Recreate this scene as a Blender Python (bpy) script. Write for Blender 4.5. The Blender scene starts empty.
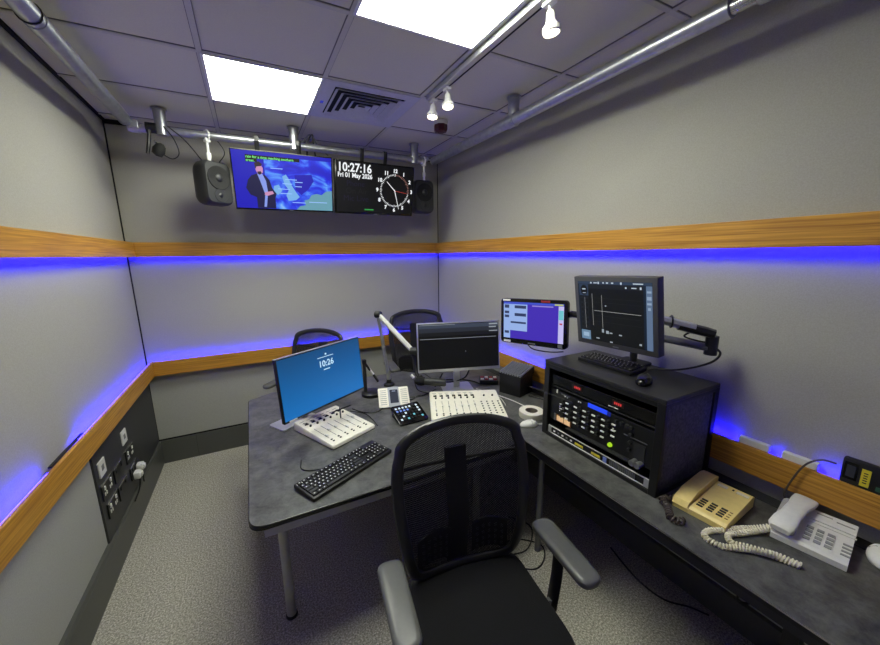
import bpy, bmesh, math, random
from mathutils import Vector, Matrix
random.seed(7)
PI = math.pi
col = bpy.context.scene.collection
V = Vector
# ------------------------------------------------------------------ materials
def lin(c):
    def f(v):
        v /= 255.0
        return v / 12.92 if v <= .04045 else ((v + .055) / 1.055) ** 2.4
    return (f(c[0]), f(c[1]), f(c[2]), 1.0)
MATS = {}
def mat(name, rgb, rough=.5, metal=0., noise=0., nscale=60., bump=0., bscale=None, coat=0., spec=.5):
    if name in MATS: return MATS[name]
    m = bpy.data.materials.new(name); m.use_nodes = True
    nt = m.node_tree; b = nt.nodes['Principled BSDF']
    b.inputs['Roughness'].default_value = rough; b.inputs['Metallic'].default_value = metal
    b.inputs['Specular IOR Level'].default_value = spec
    if coat: b.inputs['Coat Weight'].default_value = coat
    c = lin(rgb)
    tc = nt.nodes.new('ShaderNodeTexCoord')
    nz = nt.nodes.new('ShaderNodeTexNoise'); nz.inputs['Scale'].default_value = nscale; nz.inputs['Detail'].default_value = 4
    nt.links.new(tc.outputs['Object'], nz.inputs['Vector'])
    rp = nt.nodes.new('ShaderNodeValToRGB')
    k = noise if noise else .04
    rp.color_ramp.elements[0].position = .3; rp.color_ramp.elements[1].position = .7
    rp.color_ramp.elements[0].color = tuple(v * (1 - k) for v in c[:3]) + (1,)
    rp.color_ramp.elements[1].color = tuple(min(1, v * (1 + k)) for v in c[:3]) + (1,)
    nt.links.new(nz.outputs['Fac'], rp.inputs['Fac']); nt.links.new(rp.outputs['Color'], b.inputs['Base Color'])
    if bump:
        n2 = nt.nodes.new('ShaderNodeTexNoise'); n2.inputs['Scale'].default_value = bscale or nscale; n2.inputs['Detail'].default_value = 3
        nt.links.new(tc.outputs['Object'], n2.inputs['Vector'])
        bp = nt.nodes.new('ShaderNodeBump'); bp.inputs['Strength'].default_value = bump; bp.inputs['Distance'].default_value = .003
        nt.links.new(n2.outputs['Fac'], bp.inputs['Height']); nt.links.new(bp.outputs['Normal'], b.inputs['Normal'])
    MATS[name] = m
    return m
def emit(name, rgb, strength=1., raw=None):
    if name in MATS: return MATS[name]
    m = bpy.data.materials.new(name); m.use_nodes = True
    b = m.node_tree.nodes['Principled BSDF']
    c = raw if raw else lin(rgb)
    b.inputs['Base Color'].default_value = (.01, .01, .01, 1); b.inputs['Roughness'].default_value = .35; b.inputs['Specular IOR Level'].default_value = .2
    b.inputs['Emission Color'].default_value = c; b.inputs['Emission Strength'].default_value = strength
    MATS[name] = m
    return m
def wood():
    m = bpy.data.materials.new('oak'); m.use_nodes = True; nt = m.node_tree; b = nt.nodes['Principled BSDF']
    b.inputs['Roughness'].default_value = .42
    tc = nt.nodes.new('ShaderNodeTexCoord'); mp = nt.nodes.new('ShaderNodeMapping')
    mp.inputs['Scale'].default_value = (1.3, 1.3, 60)
    nt.links.new(tc.outputs['Object'], mp.inputs['Vector'])
    n = nt.nodes.new('ShaderNodeTexNoise'); n.inputs['Scale'].default_value = 2.2; n.inputs['Detail'].default_value = 7; n.inputs['Distortion'].default_value = .25
    nt.links.new(mp.outputs['Vector'], n.inputs['Vector'])
    r = nt.nodes.new('ShaderNodeValToRGB')
    r.color_ramp.elements[0].position = .3; r.color_ramp.elements[0].color = lin((156, 104, 30))
    r.color_ramp.elements[1].position = .72; r.color_ramp.elements[1].color = lin((214, 160, 62))
    nt.links.new(n.outputs['Fac'], r.inputs['Fac']); nt.links.new(r.outputs['Color'], b.inputs['Base Color'])
    MATS['oak'] = m; return m
def fabric_wall(name, rgb):
    m = bpy.data.materials.new(name); m.use_nodes = True; nt = m.node_tree; b = nt.nodes['Principled BSDF']
    b.inputs['Roughness'].default_value = .95; b.inputs['Specular IOR Level'].default_value = .15
    tc = nt.nodes.new('ShaderNodeTexCoord'); n = nt.nodes.new('ShaderNodeTexNoise'); n.inputs['Scale'].default_value = 220; n.inputs['Detail'].default_value = 2
    nt.links.new(tc.outputs['Object'], n.inputs['Vector'])
    r = nt.nodes.new('ShaderNodeValToRGB'); c = lin(rgb)
    r.color_ramp.elements[0].position = .3; r.color_ramp.elements[0].color = tuple(v * .93 for v in c[:3]) + (1,)
    r.color_ramp.elements[1].position = .7; r.color_ramp.elements[1].color = tuple(v * 1.07 for v in c[:3]) + (1,)
    nt.links.new(n.outputs['Fac'], r.inputs['Fac']); nt.links.new(r.outputs['Color'], b.inputs['Base Color'])
    bp = nt.nodes.new('ShaderNodeBump'); bp.inputs['Strength'].default_value = .12; bp.inputs['Distance'].default_value = .001
    nt.links.new(n.outputs['Fac'], bp.inputs['Height']); nt.links.new(bp.outputs['Normal'], b.inputs['Normal'])
    MATS[name] = m; return m
def carpet():
    m = bpy.data.materials.new('carpet'); m.use_nodes = True; nt = m.node_tree; b = nt.nodes['Principled BSDF']
    b.inputs['Roughness'].default_value = 1; b.inputs['Specular IOR Level'].default_value = .1
    tc = nt.nodes.new('ShaderNodeTexCoord')
    n = nt.nodes.new('ShaderNodeTexNoise'); n.inputs['Scale'].default_value = 120; n.inputs['Detail'].default_value = 5; n.inputs['Roughness'].default_value = .75
    nt.links.new(tc.outputs['Object'], n.inputs['Vector'])
    r = nt.nodes.new('ShaderNodeValToRGB'); e = r.color_ramp.elements
    e[0].position = .32; e[0].color = lin((98, 96, 88)); e[1].position = .70; e[1].color = lin((240, 236, 218))
    x = e.new(.5); x.color = lin((164, 160, 148))
    nt.links.new(n.outputs['Fac'], r.inputs['Fac']); nt.links.new(r.outputs['Color'], b.inputs['Base Color'])
    bp = nt.nodes.new('ShaderNodeBump'); bp.inputs['Strength'].default_value = .6; bp.inputs['Distance'].default_value = .004
    nt.links.new(n.outputs['Fac'], bp.inputs['Height']); nt.links.new(bp.outputs['Normal'], b.inputs['Normal'])
    MATS['carpet'] = m; return m
def laminate():
    m = bpy.data.materials.new('laminate'); m.use_nodes = True; nt = m.node_tree; b = nt.nodes['Principled BSDF']
    b.inputs['Roughness'].default_value = .42
    tc = nt.nodes.new('ShaderNodeTexCoord')
    n = nt.nodes.new('ShaderNodeTexNoise'); n.inputs['Scale'].default_value = 11; n.inputs['Detail'].default_value = 9; n.inputs['Roughness'].default_value = .78; n.inputs['Distortion'].default_value = .3
    nt.links.new(tc.outputs['Object'], n.inputs['Vector'])
    r = nt.nodes.new('ShaderNodeValToRGB'); e = r.color_ramp.elements
    e[0].position = .32; e[0].color = lin((42, 43, 43)); e[1].position = .7; e[1].color = lin((108, 108, 103))
    nt.links.new(n.outputs['Fac'], r.inputs['Fac']); nt.links.new(r.outputs['Color'], b.inputs['Base Color'])
    MATS['laminate'] = m; return m
def weave():
    # black chair mesh: threads with open holes between them
    m = bpy.data.materials.new('chair_weave'); m.use_nodes = True; nt = m.node_tree; b = nt.nodes['Principled BSDF']
    b.inputs['Base Color'].default_value = (.008, .008, .008, 1); b.inputs['Roughness'].default_value = .7
    tc = nt.nodes.new('ShaderNodeTexCoord'); out = nt.nodes['Material Output']
    def band(rz):
        mp = nt.nodes.new('ShaderNodeMapping'); mp.inputs['Rotation'].default_value = (0, rz, 0)
        nt.links.new(tc.outputs['Object'], mp.inputs['Vector'])
        w = nt.nodes.new('ShaderNodeTexWave'); w.wave_type = 'BANDS'; w.bands_direction = 'X'; w.inputs['Scale'].default_value = 52
        nt.links.new(mp.outputs['Vector'], w.inputs['Vector']); return w.outputs['Fac']
    mn = nt.nodes.new('ShaderNodeMath'); mn.operation = 'MULTIPLY'
    nt.links.new(band(.96), mn.inputs[0]); nt.links.new(band(-.96), mn.inputs[1])
    g = nt.nodes.new('ShaderNodeMath'); g.operation = 'GREATER_THAN'; g.inputs[1].default_value = .50
    nt.links.new(mn.outputs[0], g.inputs[0])
    tr = nt.nodes.new('ShaderNodeBsdfTransparent'); mx = nt.nodes.new('ShaderNodeMixShader')
    nt.links.new(g.outputs[0], mx.inputs['Fac']); nt.links.new(b.outputs[0], mx.inputs[1]); nt.links.new(tr.outputs[0], mx.inputs[2])
    nt.links.new(mx.outputs[0], out.inputs['Surface'])
    MATS['chair_weave'] = m; return m
def weather():
    # moving weather map on the television: sea, cloud and land
    m = bpy.data.materials.new('weather_map'); m.use_nodes = True; nt = m.node_tree; b = nt.nodes['Principled BSDF']
    b.inputs['Base Color'].default_value = (.01, .01, .01, 1); b.inputs['Roughness'].default_value = .3
    tc = nt.nodes.new('ShaderNodeTexCoord'); mp = nt.nodes.new('ShaderNodeMapping'); mp.inputs['Scale'].default_value = (3.4, 3.4, 5.2); mp.inputs['Location'].default_value = (.45, 0, .2); mp.inputs['Rotation'].default_value = (0, .5, 0)
    nt.links.new(tc.outputs['Object'], mp.inputs['Vector'])
    n = nt.nodes.new('ShaderNodeTexNoise'); n.inputs['Scale'].default_value = 1.5; n.inputs['Detail'].default_value = 7; n.inputs['Distortion'].default_value = 1.6
    nt.links.new(mp.outputs['Vector'], n.inputs['Vector'])
    r = nt.nodes.new('ShaderNodeValToRGB'); e = r.color_ramp.elements
    e[0].position = .36; e[0].color = lin((18, 16, 190)); e[1].position = .74; e[1].color = lin((176, 210, 235))
    for p, c in ((.46, (24, 40, 214)), (.53, (50, 92, 232)), (.62, (84, 150, 240))): x = e.new(p); x.color = lin(c)
    nt.links.new(n.outputs['Fac'], r.inputs['Fac']); nt.links.new(r.outputs['Color'], b.inputs['Emission Color'])
    b.inputs['Emission Strength'].default_value = 1.0
    MATS['weather_map'] = m; return m
OAK = wood(); CARPET = carpet(); LAM = laminate(); WEAVE = weave(); MAP = weather()
WALL = fabric_wall('wall_fabric', (168, 166, 155))
LOWALL = fabric_wall('lower_wall_fabric', (168, 168, 160))
CEIL = mat('ceiling_tile', (220, 218, 198), .95, noise=.03, nscale=150, bump=.2)
TBAR = mat('tee_bar', (206, 205, 190), .6)
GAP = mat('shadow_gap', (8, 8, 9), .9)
SKIRT = mat('skirting_grey', (80, 81, 77), .45)
PANEL = mat('panel_charcoal', (52, 53, 54), .5)
BLK = mat('black_plastic', (16, 16, 17), .42)
BLKG = mat('black_gloss', (8, 8, 9), .18)
BLKM = mat('black_matt', (12, 12, 12), .8)
DGREY = mat('dark_grey_plastic', (38, 39, 40), .5)
MGREY = mat('mid_grey_metal', (110, 111, 112), .45, .3)
STEEL = mat('galvanised_steel', (176, 178, 182), .34, .85, noise=.12, nscale=30)
ALU = mat('aluminium', (206, 208, 210), .32, .8)
WHITE = mat('white_plastic', (225, 224, 218), .4)
WHITEP = mat('white_paint', (236, 235, 230), .45)
OFFW = mat('warm_white_plastic', (232, 228, 212), .45)
BEIGE = mat('beige_plastic', (230, 206, 128), .45)
PHONEW = mat('pale_grey_plastic', (224, 223, 216), .42)
CHROME = mat('satin_chrome', (190, 190, 192), .25, .9)
SEATF = mat('black_fabric', (15, 15, 16), .95, noise=.2, nscale=200, bump=.3)
PADM = mat('armrest_rubber', (92, 93, 89), .36)
FOAM = mat('foam_black', (17, 17, 18), .95, bump=.4, nscale=300)
CARP2 = mat('cabinet_carpet', (84, 85, 88), .95, noise=.35, nscale=80, bump=.4)
LEGM = mat('leg_grey', (172, 172, 166), .4, .1)
KEYM = mat('keycap_black', (24, 24, 25), .5)
LEGEND = mat('key_legend', (205, 205, 205), .5)
YEL = mat('yellow_label', (222, 206, 52), .5)
RED = mat('red_plastic', (150, 40, 44), .45)
DRED = mat('dark_red_plastic', (74, 16, 20), .3)
CORDW = mat('cord_cream', (236, 230, 204), .5)
CORDD = mat('cord_brown', (76, 66, 60), .45)
TAPE = mat('tape_white', (226, 222, 206), .6)
GRILLE = mat('slat_white', (205, 206, 208), .5)
L_W = emit('screen_white', (235, 238, 240), 1.0)
L_LED = emit('led_blue', (0, 0, 255), 90., raw=(.009, .005, 1., 1))
L_PANEL = emit('diffuser_glow', (252, 255, 240), 25.)
L_SPOT = emit('spot_glow', (255, 240, 210), 14.)
# ------------------------------------------------------------------ mesh builder
def T(x, y, z): return Matrix.Translation((x, y, z))
def RX(a): return Matrix.Rotation(a, 4, 'X')
def RY(a): return Matrix.Rotation(a, 4, 'Y')
def RZ(a): return Matrix.Rotation(a, 4, 'Z')
I4 = Matrix.Identity(4)
class MB:
    def __init__(s, M=None): s.bm = bmesh.new(); s.M = M or I4; s.mi = 0
    def _v(s, p, M=None):
        p = V(p)
        if M is not None: p = M @ p
        return s.bm.verts.new(s.M @ p)
    def _f(s, vs):
        try: f = s.bm.faces.new(vs)
        except ValueError: return None
        f.material_index = s.mi; return f
    def box(s, c, d, M=None, bevel=0., seg=2):
        x, y, z = c; a, b, h = d[0] / 2, d[1] / 2, d[2] / 2
        if bevel:
            t = bmesh.new(); r = bmesh.ops.create_cube(t, size=1)
            bmesh.ops.scale(t, vec=d, verts=t.verts); bmesh.ops.bevel(t, geom=t.edges[:], offset=bevel, segments=seg, profile=.5, affect='EDGES')
            bmesh.ops.translate(t, vec=c, verts=t.verts)
            mp = {v: s._v(v.co, M) for v in t.verts}
            for f in t.faces: s._f([mp[v] for v in f.verts])
            t.free(); return s
        v = [s._v((x + i * a, y + j * b, z + k * h), M) for i in (-1, 1) for j in (-1, 1) for k in (-1, 1)]
        for q in ((0, 1, 3, 2), (4, 6, 7, 5), (0, 4, 5, 1), (2, 3, 7, 6), (0, 2, 6, 4), (1, 5, 7, 3)): s._f([v[i] for i in q])
        return s
    def bb(s, p0, p1, M=None, bevel=0.):
        c = [(p0[i] + p1[i]) / 2 for i in range(3)]; d = [abs(p1[i] - p0[i]) for i in range(3)]
        return s.box(c, d, M, bevel)
    def prism(s, pts, z0, z1, M=None, bevel=0., top=None):
        # pts: outline in xy (ccw); bevel shrinks the top rim
        def rim(z, k):
            if not k: return [s._v((x, y, z), M) for x, y in pts]
            n = len(pts); o = []
            for i in range(n):
                a = V(pts[i - 1]); b = V(pts[i]); c = V(pts[(i + 1) % n])
                t = ((b - a).normalized() + (c - b).normalized())
                t = t.normalized() if t.length > 1e-6 else (c - b).normalized()
                nrm = V((t.y, -t.x)); o.append(s._v((b.x - nrm.x * k, b.y - nrm.y * k, z), M))
            return o
        rings = [rim(z0, 0)]
        if bevel: rings += [rim(z1 - bevel, 0), rim(z1 - bevel * .3, bevel * .3), rim(z1, bevel)]
        else: rings.append(rim(z1, 0))
        n = len(pts)
        for A, B in zip(rings, rings[1:]):
            for i in range(n): s._f([A[i], A[(i + 1) % n], B[(i + 1) % n], B[i]])
        s._f(rings[0][::-1]); s._f(rings[-1]); return s
    def cyl(s, p0, p1, r0, r1=None, seg=16, caps=True):
        p0 = V(p0); p1 = V(p1); r1 = r0 if r1 is None else r1
        d = (p1 - p0).normalized(); u = d.orthogonal().normalized(); w = d.cross(u)
        A = []; B = []
        for i in range(seg):
            a = 2 * PI * i / seg; o = u * math.cos(a) + w * math.sin(a)
            A.append(s._v(p0 + o * r0)); B.append(s._v(p1 + o * r1))
        for i in range(seg): s._f([A[i], A[(i + 1) % seg], B[(i + 1) % seg], B[i]])
        if caps: s._f(A[::-1]); s._f(B)
        return s
    def tube(s, pts, r, seg=8, closed=False, ry=None, up=None, caps=True):
        P = [V(p) for p in pts]; n = len(P); rings = []
        prev = None
        for i in range(n):
            if closed: t = P[(i + 1) % n] - P[i - 1]
            else: t = P[min(i + 1, n - 1)] - P[max(i - 1, 0)]
            t.normalize()
            if up is not None: u = t.cross(V(up)).normalized()
            elif prev is None: u = t.orthogonal().normalized()
            else:
                u = prev - t * prev.dot(t); u = u.normalized() if u.length > 1e-6 else t.orthogonal().normalized()
            prev = u; w = t.cross(u)
            ri = r[i] if isinstance(r, (list, tuple)) else r
            rb = ri if ry is None else ry
            rings.append([s._v(P[i] + u * ri * math.cos(2 * PI * k / seg) + w * rb * math.sin(2 * PI * k / seg)) for k in range(seg)])
        for i in range(n if closed else n - 1):
            A, B = rings[i], rings[(i + 1) % n]
            for k in range(seg): s._f([A[k], A[(k + 1) % seg], B[(k + 1) % seg], B[k]])
        if not closed and caps: s._f(rings[0][::-1]); s._f(rings[-1])
        return s
    def lathe(s, prof, c=(0, 0, 0), seg=24, M=None):
        rings = []
        for r, z in prof:
            rings.append([s._v((c[0] + r * math.cos(2 * PI * k / seg), c[1] + r * math.sin(2 * PI * k / seg), c[2] + z), M) for k in range(seg)] if r > 1e-6 else [s._v((c[0], c[1], c[2] + z), M)])
        for A, B in zip(rings, rings[1:]):
            for k in range(seg):
                a = [A[k % len(A)], A[(k + 1) % len(A)], B[(k + 1) % len(B)], B[k % len(B)]]
                u = []
                for v in a:
                    if v not in u: u.append(v)
                if len(u) > 2: s._f(u)
        if len(rings[0]) > 1: s._f(rings[0][::-1])
        if len(rings[-1]) > 1: s._f(rings[-1])
        return s
    def grid(s, fn, nu, nv, thick=None):
        g = [[s._v(fn(i / nu, j / nv)) for j in range(nv + 1)] for i in range(nu + 1)]
        for i in range(nu):
            for j in range(nv): s._f([g[i][j], g[i + 1][j], g[i + 1][j + 1], g[i][j + 1]])
        return s
    def mesh(s, name, m, smooth=False):
        bmesh.ops.recalc_face_normals(s.bm, faces=s.bm.faces[:])
        me = bpy.data.meshes.new(name); s.bm.to_mesh(me); s.bm.free()
        for k in (m if isinstance(m, (list, tuple)) else [m]): me.materials.append(k)
        if smooth:
            me.polygons.foreach_set('use_smooth', [True] * len(me.polygons))
            try: me.set_sharp_from_angle(angle=math.radians(38))
            except Exception: pass
        return me
    def obj(s, name, m, parent=None, smooth=False, loc=None):
        return link(name, s.mesh(name, m, smooth), parent, loc)
def link(name, me, parent=None, loc=None):
    o = bpy.data.objects.new(name, me); col.objects.link(o)
    if parent: o.parent = parent
    if loc is not None: o.location = loc
    return o
def tag(o, label, cat, group=None, kind=None):
    if label: o['label'] = label
    if cat: o['category'] = cat
    if group: o['group'] = group
    if kind: o['kind'] = kind
    return o
def thing(name, label, cat, loc=(0, 0, 0), rz=0., group=None):
    o = bpy.data.objects.new(name, None); col.objects.link(o); o.location = loc; o.rotation_euler = (0, 0, rz); o.empty_display_size = .05
    return tag(o, label, cat, group)
def struct(name, mb, m, smooth=False, label=None):
    o = mb.obj(name, m, None, smooth); o['kind'] = 'structure'
    if label: o['label'] = label
    return o
def copy_tree(o, parent=None):
    c = o.copy(); col.objects.link(c)
    if parent: c.parent = parent
    for ch in o.children: copy_tree(ch, c)
    return c
def smooth_path(pts, n=8):
    P = [V(p) for p in pts]; P = [P[0] * 2 - P[1]] + P + [P[-1] * 2 - P[-2]]; o = []
    for i in range(1, len(P) - 2):
        a, b, c, d = P[i - 1:i + 3]
        for k in range(n):
            t = k / n
            o.append(.5 * ((2 * b) + (c - a) * t + (2 * a - 5 * b + 4 * c - d) * t * t + (3 * b - a - 3 * c + d) * t ** 3))
    o.append(P[-2]); return o
def rrect(w, d, r, n=5, cx=0, cy=0):
    o = []
    for sx, sy, a0 in ((1, -1, -PI / 2), (1, 1, 0), (-1, 1, PI / 2), (-1, -1, PI)):
        for k in range(n + 1):
            a = a0 + PI / 2 * k / n; o.append((cx + sx * (w / 2 - r) + r * math.cos(a), cy + sy * (d / 2 - r) + r * math.sin(a)))
    return o
def roundpoly(pts, rad, n=6):
    o = []
    N = len(pts)
    for i in range(N):
        a = V(pts[i - 1]); b = V(pts[i]); c = V(pts[(i + 1) % N]); r = rad[i]
        if r == 0: o.append((b.x, b.y)); continue
        u = (a - b).normalized(); w = (c - b).normalized(); ang = u.angle(w); t = r / math.tan(ang / 2)
        p = b + u * t; q = b + w * t
        for k in range(n + 1):
            s_ = k / n; x = (1 - s_) ** 2 * p + 2 * s_ * (1 - s_) * b + s_ * s_ * q; o.append((x.x, x.y))
    return o
def text_mesh(txt, size, M, align='LEFT', bold=0., xs=1.):
    cu = bpy.data.curves.new('t', 'FONT'); cu.body = txt; cu.size = size; cu.align_x = align; cu.offset = bold; cu.extrude = 0; cu.resolution_u = 3
    o = bpy.data.objects.new('t', cu); col.objects.link(o)
    dg = bpy.context.evaluated_depsgraph_get(); dg.update()
    me = bpy.data.meshes.new_from_object(o.evaluated_get(dg)); bpy.data.objects.remove(o); bpy.data.curves.remove(cu)
    me.transform(M @ RX(PI / 2) @ Matrix.Diagonal((xs, 1, 1, 1)))
    return me
def text(name, txt, size, M, m, parent, align='LEFT', bold=0., xs=1.):
    me = text_mesh(txt, size, M, align, bold, xs); me.materials.clear(); me.materials.append(m); me.name = name
    return link(name, me, parent)
# ------------------------------------------------------------------ room dimensions
W, D, H = 2.706, 3.217, 2.757
UT, UB, LT, LB, SK = 1.8900, 1.7777, .928, .806, .207
FY = -1.7                        # wall behind the camera
g = .020
struct('floor', MB().bb((-.1, FY - .1, -.05), (W + .1, D + .1, 0)), CARPET)
struct('ceiling', MB().bb((-.1, FY - .1, H + .008), (W + .1, D + .1, H + .06)), CEIL)
struct('wall_left', MB().bb((-.12, FY, LB), (-g, D + .1, H + .05)), WALL)
struct('wall_right', MB().bb((W + g, FY, LB), (W + .12, D + .1, H + .05)), WALL)
struct('wall_back', MB().bb((-g, D + g, LB), (W + g, D + .12, H + .05)), WALL)
struct('wall_front', MB().bb((-.1, FY - .1, 0), (W + .1, FY, H + .05)), WALL)
# lower wall panels sit a little further back
mb = MB(); mb.bb((-.12, FY, 0), (-.04, D + .1, LB)); struct('wall_left_lower', mb, LOWALL)
mb = MB(); mb.bb((W + .015, FY, 0), (W + .12, D + .1, LB)); struct('wall_right_lower', mb, LOWALL)
mb = MB(); mb.bb((-.04, D + .04, 0), (W + .04, D + .12, LB)); struct('wall_back_lower', mb, LOWALL)
# dark service panel low on the left wall
struct('trim_1', MB().bb((-.045, 1.997, SK), (-.030, D + .03, LB)), PANEL, label='charcoal service panel low on the left wall')
# skirting trunking
def skirt(a, b, axis):
    mb = MB()
    if axis == 'y': mb.prism([(-.055, 0), (-.016, 0), (-.016, .19), (-.022, SK), (-.055, SK)], a, b, Matrix(((1, 0, 0, 0), (0, 0, 1, 0), (0, 1, 0, 0), (0, 0, 0, 1))))
    return mb
struct('baseboard_left', skirt(FY, D + .016, 'y'), SKIRT)
mb = MB(); mb.bb((-.016, D + .016, 0), (W + .01, D + .055, SK)); mb.mi = 1; mb.bb((.24, D + .0155, 0), (.2415, D + .02, SK)); struct('baseboard_back', mb, [SKIRT, GAP])
mb = MB(); mb.bb((W - .01, FY, 0), (W + .03, D, .15)); struct('baseboard_right', mb, SKIRT)
# black shadow gaps: corners, ceiling joint, above the back skirting
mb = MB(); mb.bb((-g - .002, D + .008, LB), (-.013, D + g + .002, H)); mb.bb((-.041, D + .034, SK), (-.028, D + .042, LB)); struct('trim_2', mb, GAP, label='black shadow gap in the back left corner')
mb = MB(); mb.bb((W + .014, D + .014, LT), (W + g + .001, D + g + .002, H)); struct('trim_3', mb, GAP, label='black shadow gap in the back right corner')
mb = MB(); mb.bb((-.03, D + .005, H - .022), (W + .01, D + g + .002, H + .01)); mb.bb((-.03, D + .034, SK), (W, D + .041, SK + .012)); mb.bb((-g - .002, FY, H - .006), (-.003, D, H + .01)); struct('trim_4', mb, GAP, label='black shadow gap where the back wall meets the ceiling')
# oak rails with led strips behind them
def rail(z0, z1, p, n):
    a = .022 if p > .04 else .014
    struct('trim_%d' % n, MB().bb((a, FY, z0), (p, D - a, z1), bevel=.0025), OAK, label='oak rail along the left wall')
    struct('trim_%d' % (n + 1), MB().bb((p, D - p, z0), (W - p, D - a, z1), bevel=.0025), OAK, label='oak rail along the back wall')
    struct('trim_%d' % (n + 2), MB().bb((W - p, FY, z0), (W - a, D - a, z1), bevel=.0025), OAK, label='oak rail along the right wall')
rail(UB, UT, .048, 5); rail(LB, LT, .0301, 8)
# backing boards close the rails to the walls
mb = MB()
for z0, z1 in ((UB + .05, UT), (LB, LT - .05)):
    mb.bb((-.04, FY, z0), (.0135, D + .04, z1)); mb.bb((0, D - .0135, z0), (W, D + .04, z1)); mb.bb((W - .0135, FY, z0), (W + .02, D, z1))
struct('trim_11', mb, OAK)
LEDH = mat('led_housing', (200, 200, 196), .5)
def led(side, a, b_, z0, z1, label):
    k = .0218 if z0 > 1.5 else .0138; j = k - .0038; up = z0 < 1.5
    # slim strip on the inner face of the board; wall face glows, lower strips' top glow added to tint the ceiling
    mb = MB(); n = len(mb.bm.faces)
    if side == 'l': mb.bb((j, a, z0), (k, b_, z1)); q = V((-1, 0, 0))
    elif side == 'r': mb.bb((W - k, a, z0), (W - j, b_, z1)); q = V((1, 0, 0))
    else: mb.bb((a, D - k, z0), (b_, D - j, z1)); q = V((0, 1, 0))
    bmesh.ops.recalc_face_normals(mb.bm, faces=mb.bm.faces[:])
    for f in mb.bm.faces:
        f.normal_update(); f.material_index = 0 if f.normal.dot(q) > .9 or (up and f.normal.z > .9) else 1
    tag(mb.obj('led_strip', [L_LED, LEDH]), label, 'led strip', 'blue led strips behind the oak rails')
u0, u1, l0, l1 = UB + .003, UB + .015, LT - .015, LT - .003
led('l', FY + .02, D - .03, u0, u1, 'blue led strip under the upper oak rail on the left wall')
led('b', .03, W - .03, u0, u1, 'blue led strip under the upper oak rail on the back wall')
led('r', FY + .02, D - .03, u0, u1, 'blue led strip under the upper oak rail on the right wall')
led('l', 1.80, D - .03, l0, l1, 'blue led strip in the lower left rail, far piece running to the back corner')
led('l', FY + .02, 1.50, l0, l1, 'blue led strip in the lower left rail, near piece before the dark gap')
led('b', .03, W - .03, l0, l1, 'blue led strip behind the lower oak rail on the back wall')
led('r', .20, D - .03, l0, l1, 'blue led strip behind the lower right rail and the equipment cabinet')
led('r', FY + .02, .18, l0, l1, 'blue led strip behind the lower right rail near the white telephone')
tag(MB().bb((.000, 1.535, LT - .002), (.012, 1.86, LT + .006), bevel=.002).obj('cover_strip', BLK), 'thin black strip lying on the lower oak rail of the left wall', 'strip')
# ceiling grid
mb = MB()
GX = [.107, .707, 1.307, 1.907, 2.507]; GY = [3.104 - .6 * k for k in range(9)]
for x in GX: mb.bb((x - .012, FY, H), (x + .012, D, H + .010))
for y in GY:
    if y > FY: mb.bb((-.02, y - .012, H + .001), (W + .02, y + .012, H + .010))
struct('trim_12', mb, TBAR, label='pale tee bar grid of the suspended ceiling')
mb = MB()
for x in GX:
    for s in (-1, 1): mb.bb((x + s * .0135 - .0015, FY, H + .003), (x + s * .0135 + .0015, D, H + .011))
for y in GY:
    if y > FY:
        for s in (-1, 1): mb.bb((-.02, y + s * .0135 - .0015, H + .004), (W + .02, y + s * .0135 + .0015, H + .011))
struct('trim_13', mb, mat('tile_joint', (128, 127, 122), .9), label='thin dark joints beside the ceiling grid')
# ceiling lights
def panel_light(cx, cy, label):
    t = thing('ceiling_light', label, 'ceiling light', (cx, cy, H), group='square led panels in the ceiling')
    mb = MB(); a, b = .2985, .2845
    for p0, p1 in (((-a, -a), (a, -b)), ((-a, b), (a, a)), ((-a, -b), (-b, b)), ((b, -b), (a, b))): mb.bb((p0[0], p0[1], -.004), (p1[0], p1[1], .007))
    mb.obj('frame', WHITEP, t); MB().bb((-b, -b, -.001), (b, b, .004)).obj('diffuser', L_PANEL, t)
panel_light(1.007, 2.204, 'square white led ceiling panel on the left, nearer the back wall')
panel_light(1.607, 1.004, 'square white led ceiling panel beside the spotlight track, cut by the top of the photo')
# air vent : concentric four-way louvres
t = thing('air_vent', 'square ceiling air vent with concentric louvres beside the far light panel', 'air vent', (1.607, 2.204, H))
a = .2985; mb = MB()
for k, (o, i, z0, z1) in enumerate(((.2985, .225, -.004, .004),)):
    mb.bb((-o, -o, z0), (o, -i, z1)); mb.bb((-o, i, z0), (o, o, z1)); mb.bb((-o, -i, z0), (-i, i, z1)); mb.bb((i, -i, z0), (o, i, z1))
mb.obj('frame', GRILLE, t)
MB().bb((-.225, -.225, .003), (.225, .225, .0075)).obj('duct', BLKM, t)
for k in range(5):
    r0 = .222 - k * .043; r1 = r0 - .026; mb = MB()
    q = [(-1, -1), (1, -1), (1, 1), (-1, 1)]
    A = [mb._v((x * r0, y * r0, -.014)) for x, y in q]; B = [mb._v((x * r1, y * r1, .003)) for x, y in q]; C = [mb._v((x * (r0 - .004), y * (r0 - .004), -.0145)) for x, y in q]
    for i in range(4): mb._f([A[i], A[(i + 1) % 4], B[(i + 1) % 4], B[i]]); mb._f([C[i], C[(i + 1) % 4], B[(i + 1) % 4], B[i]]); mb._f([A[i], A[(i + 1) % 4], C[(i + 1) % 4], C[i]])
    mb.obj('louvre', GRILLE, t)
MB().box((-.262, .02, -.007), (.02, .03, .006), bevel=.002).obj('indicator', emit('vent_led', (70, 80, 230), .5), t)
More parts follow.
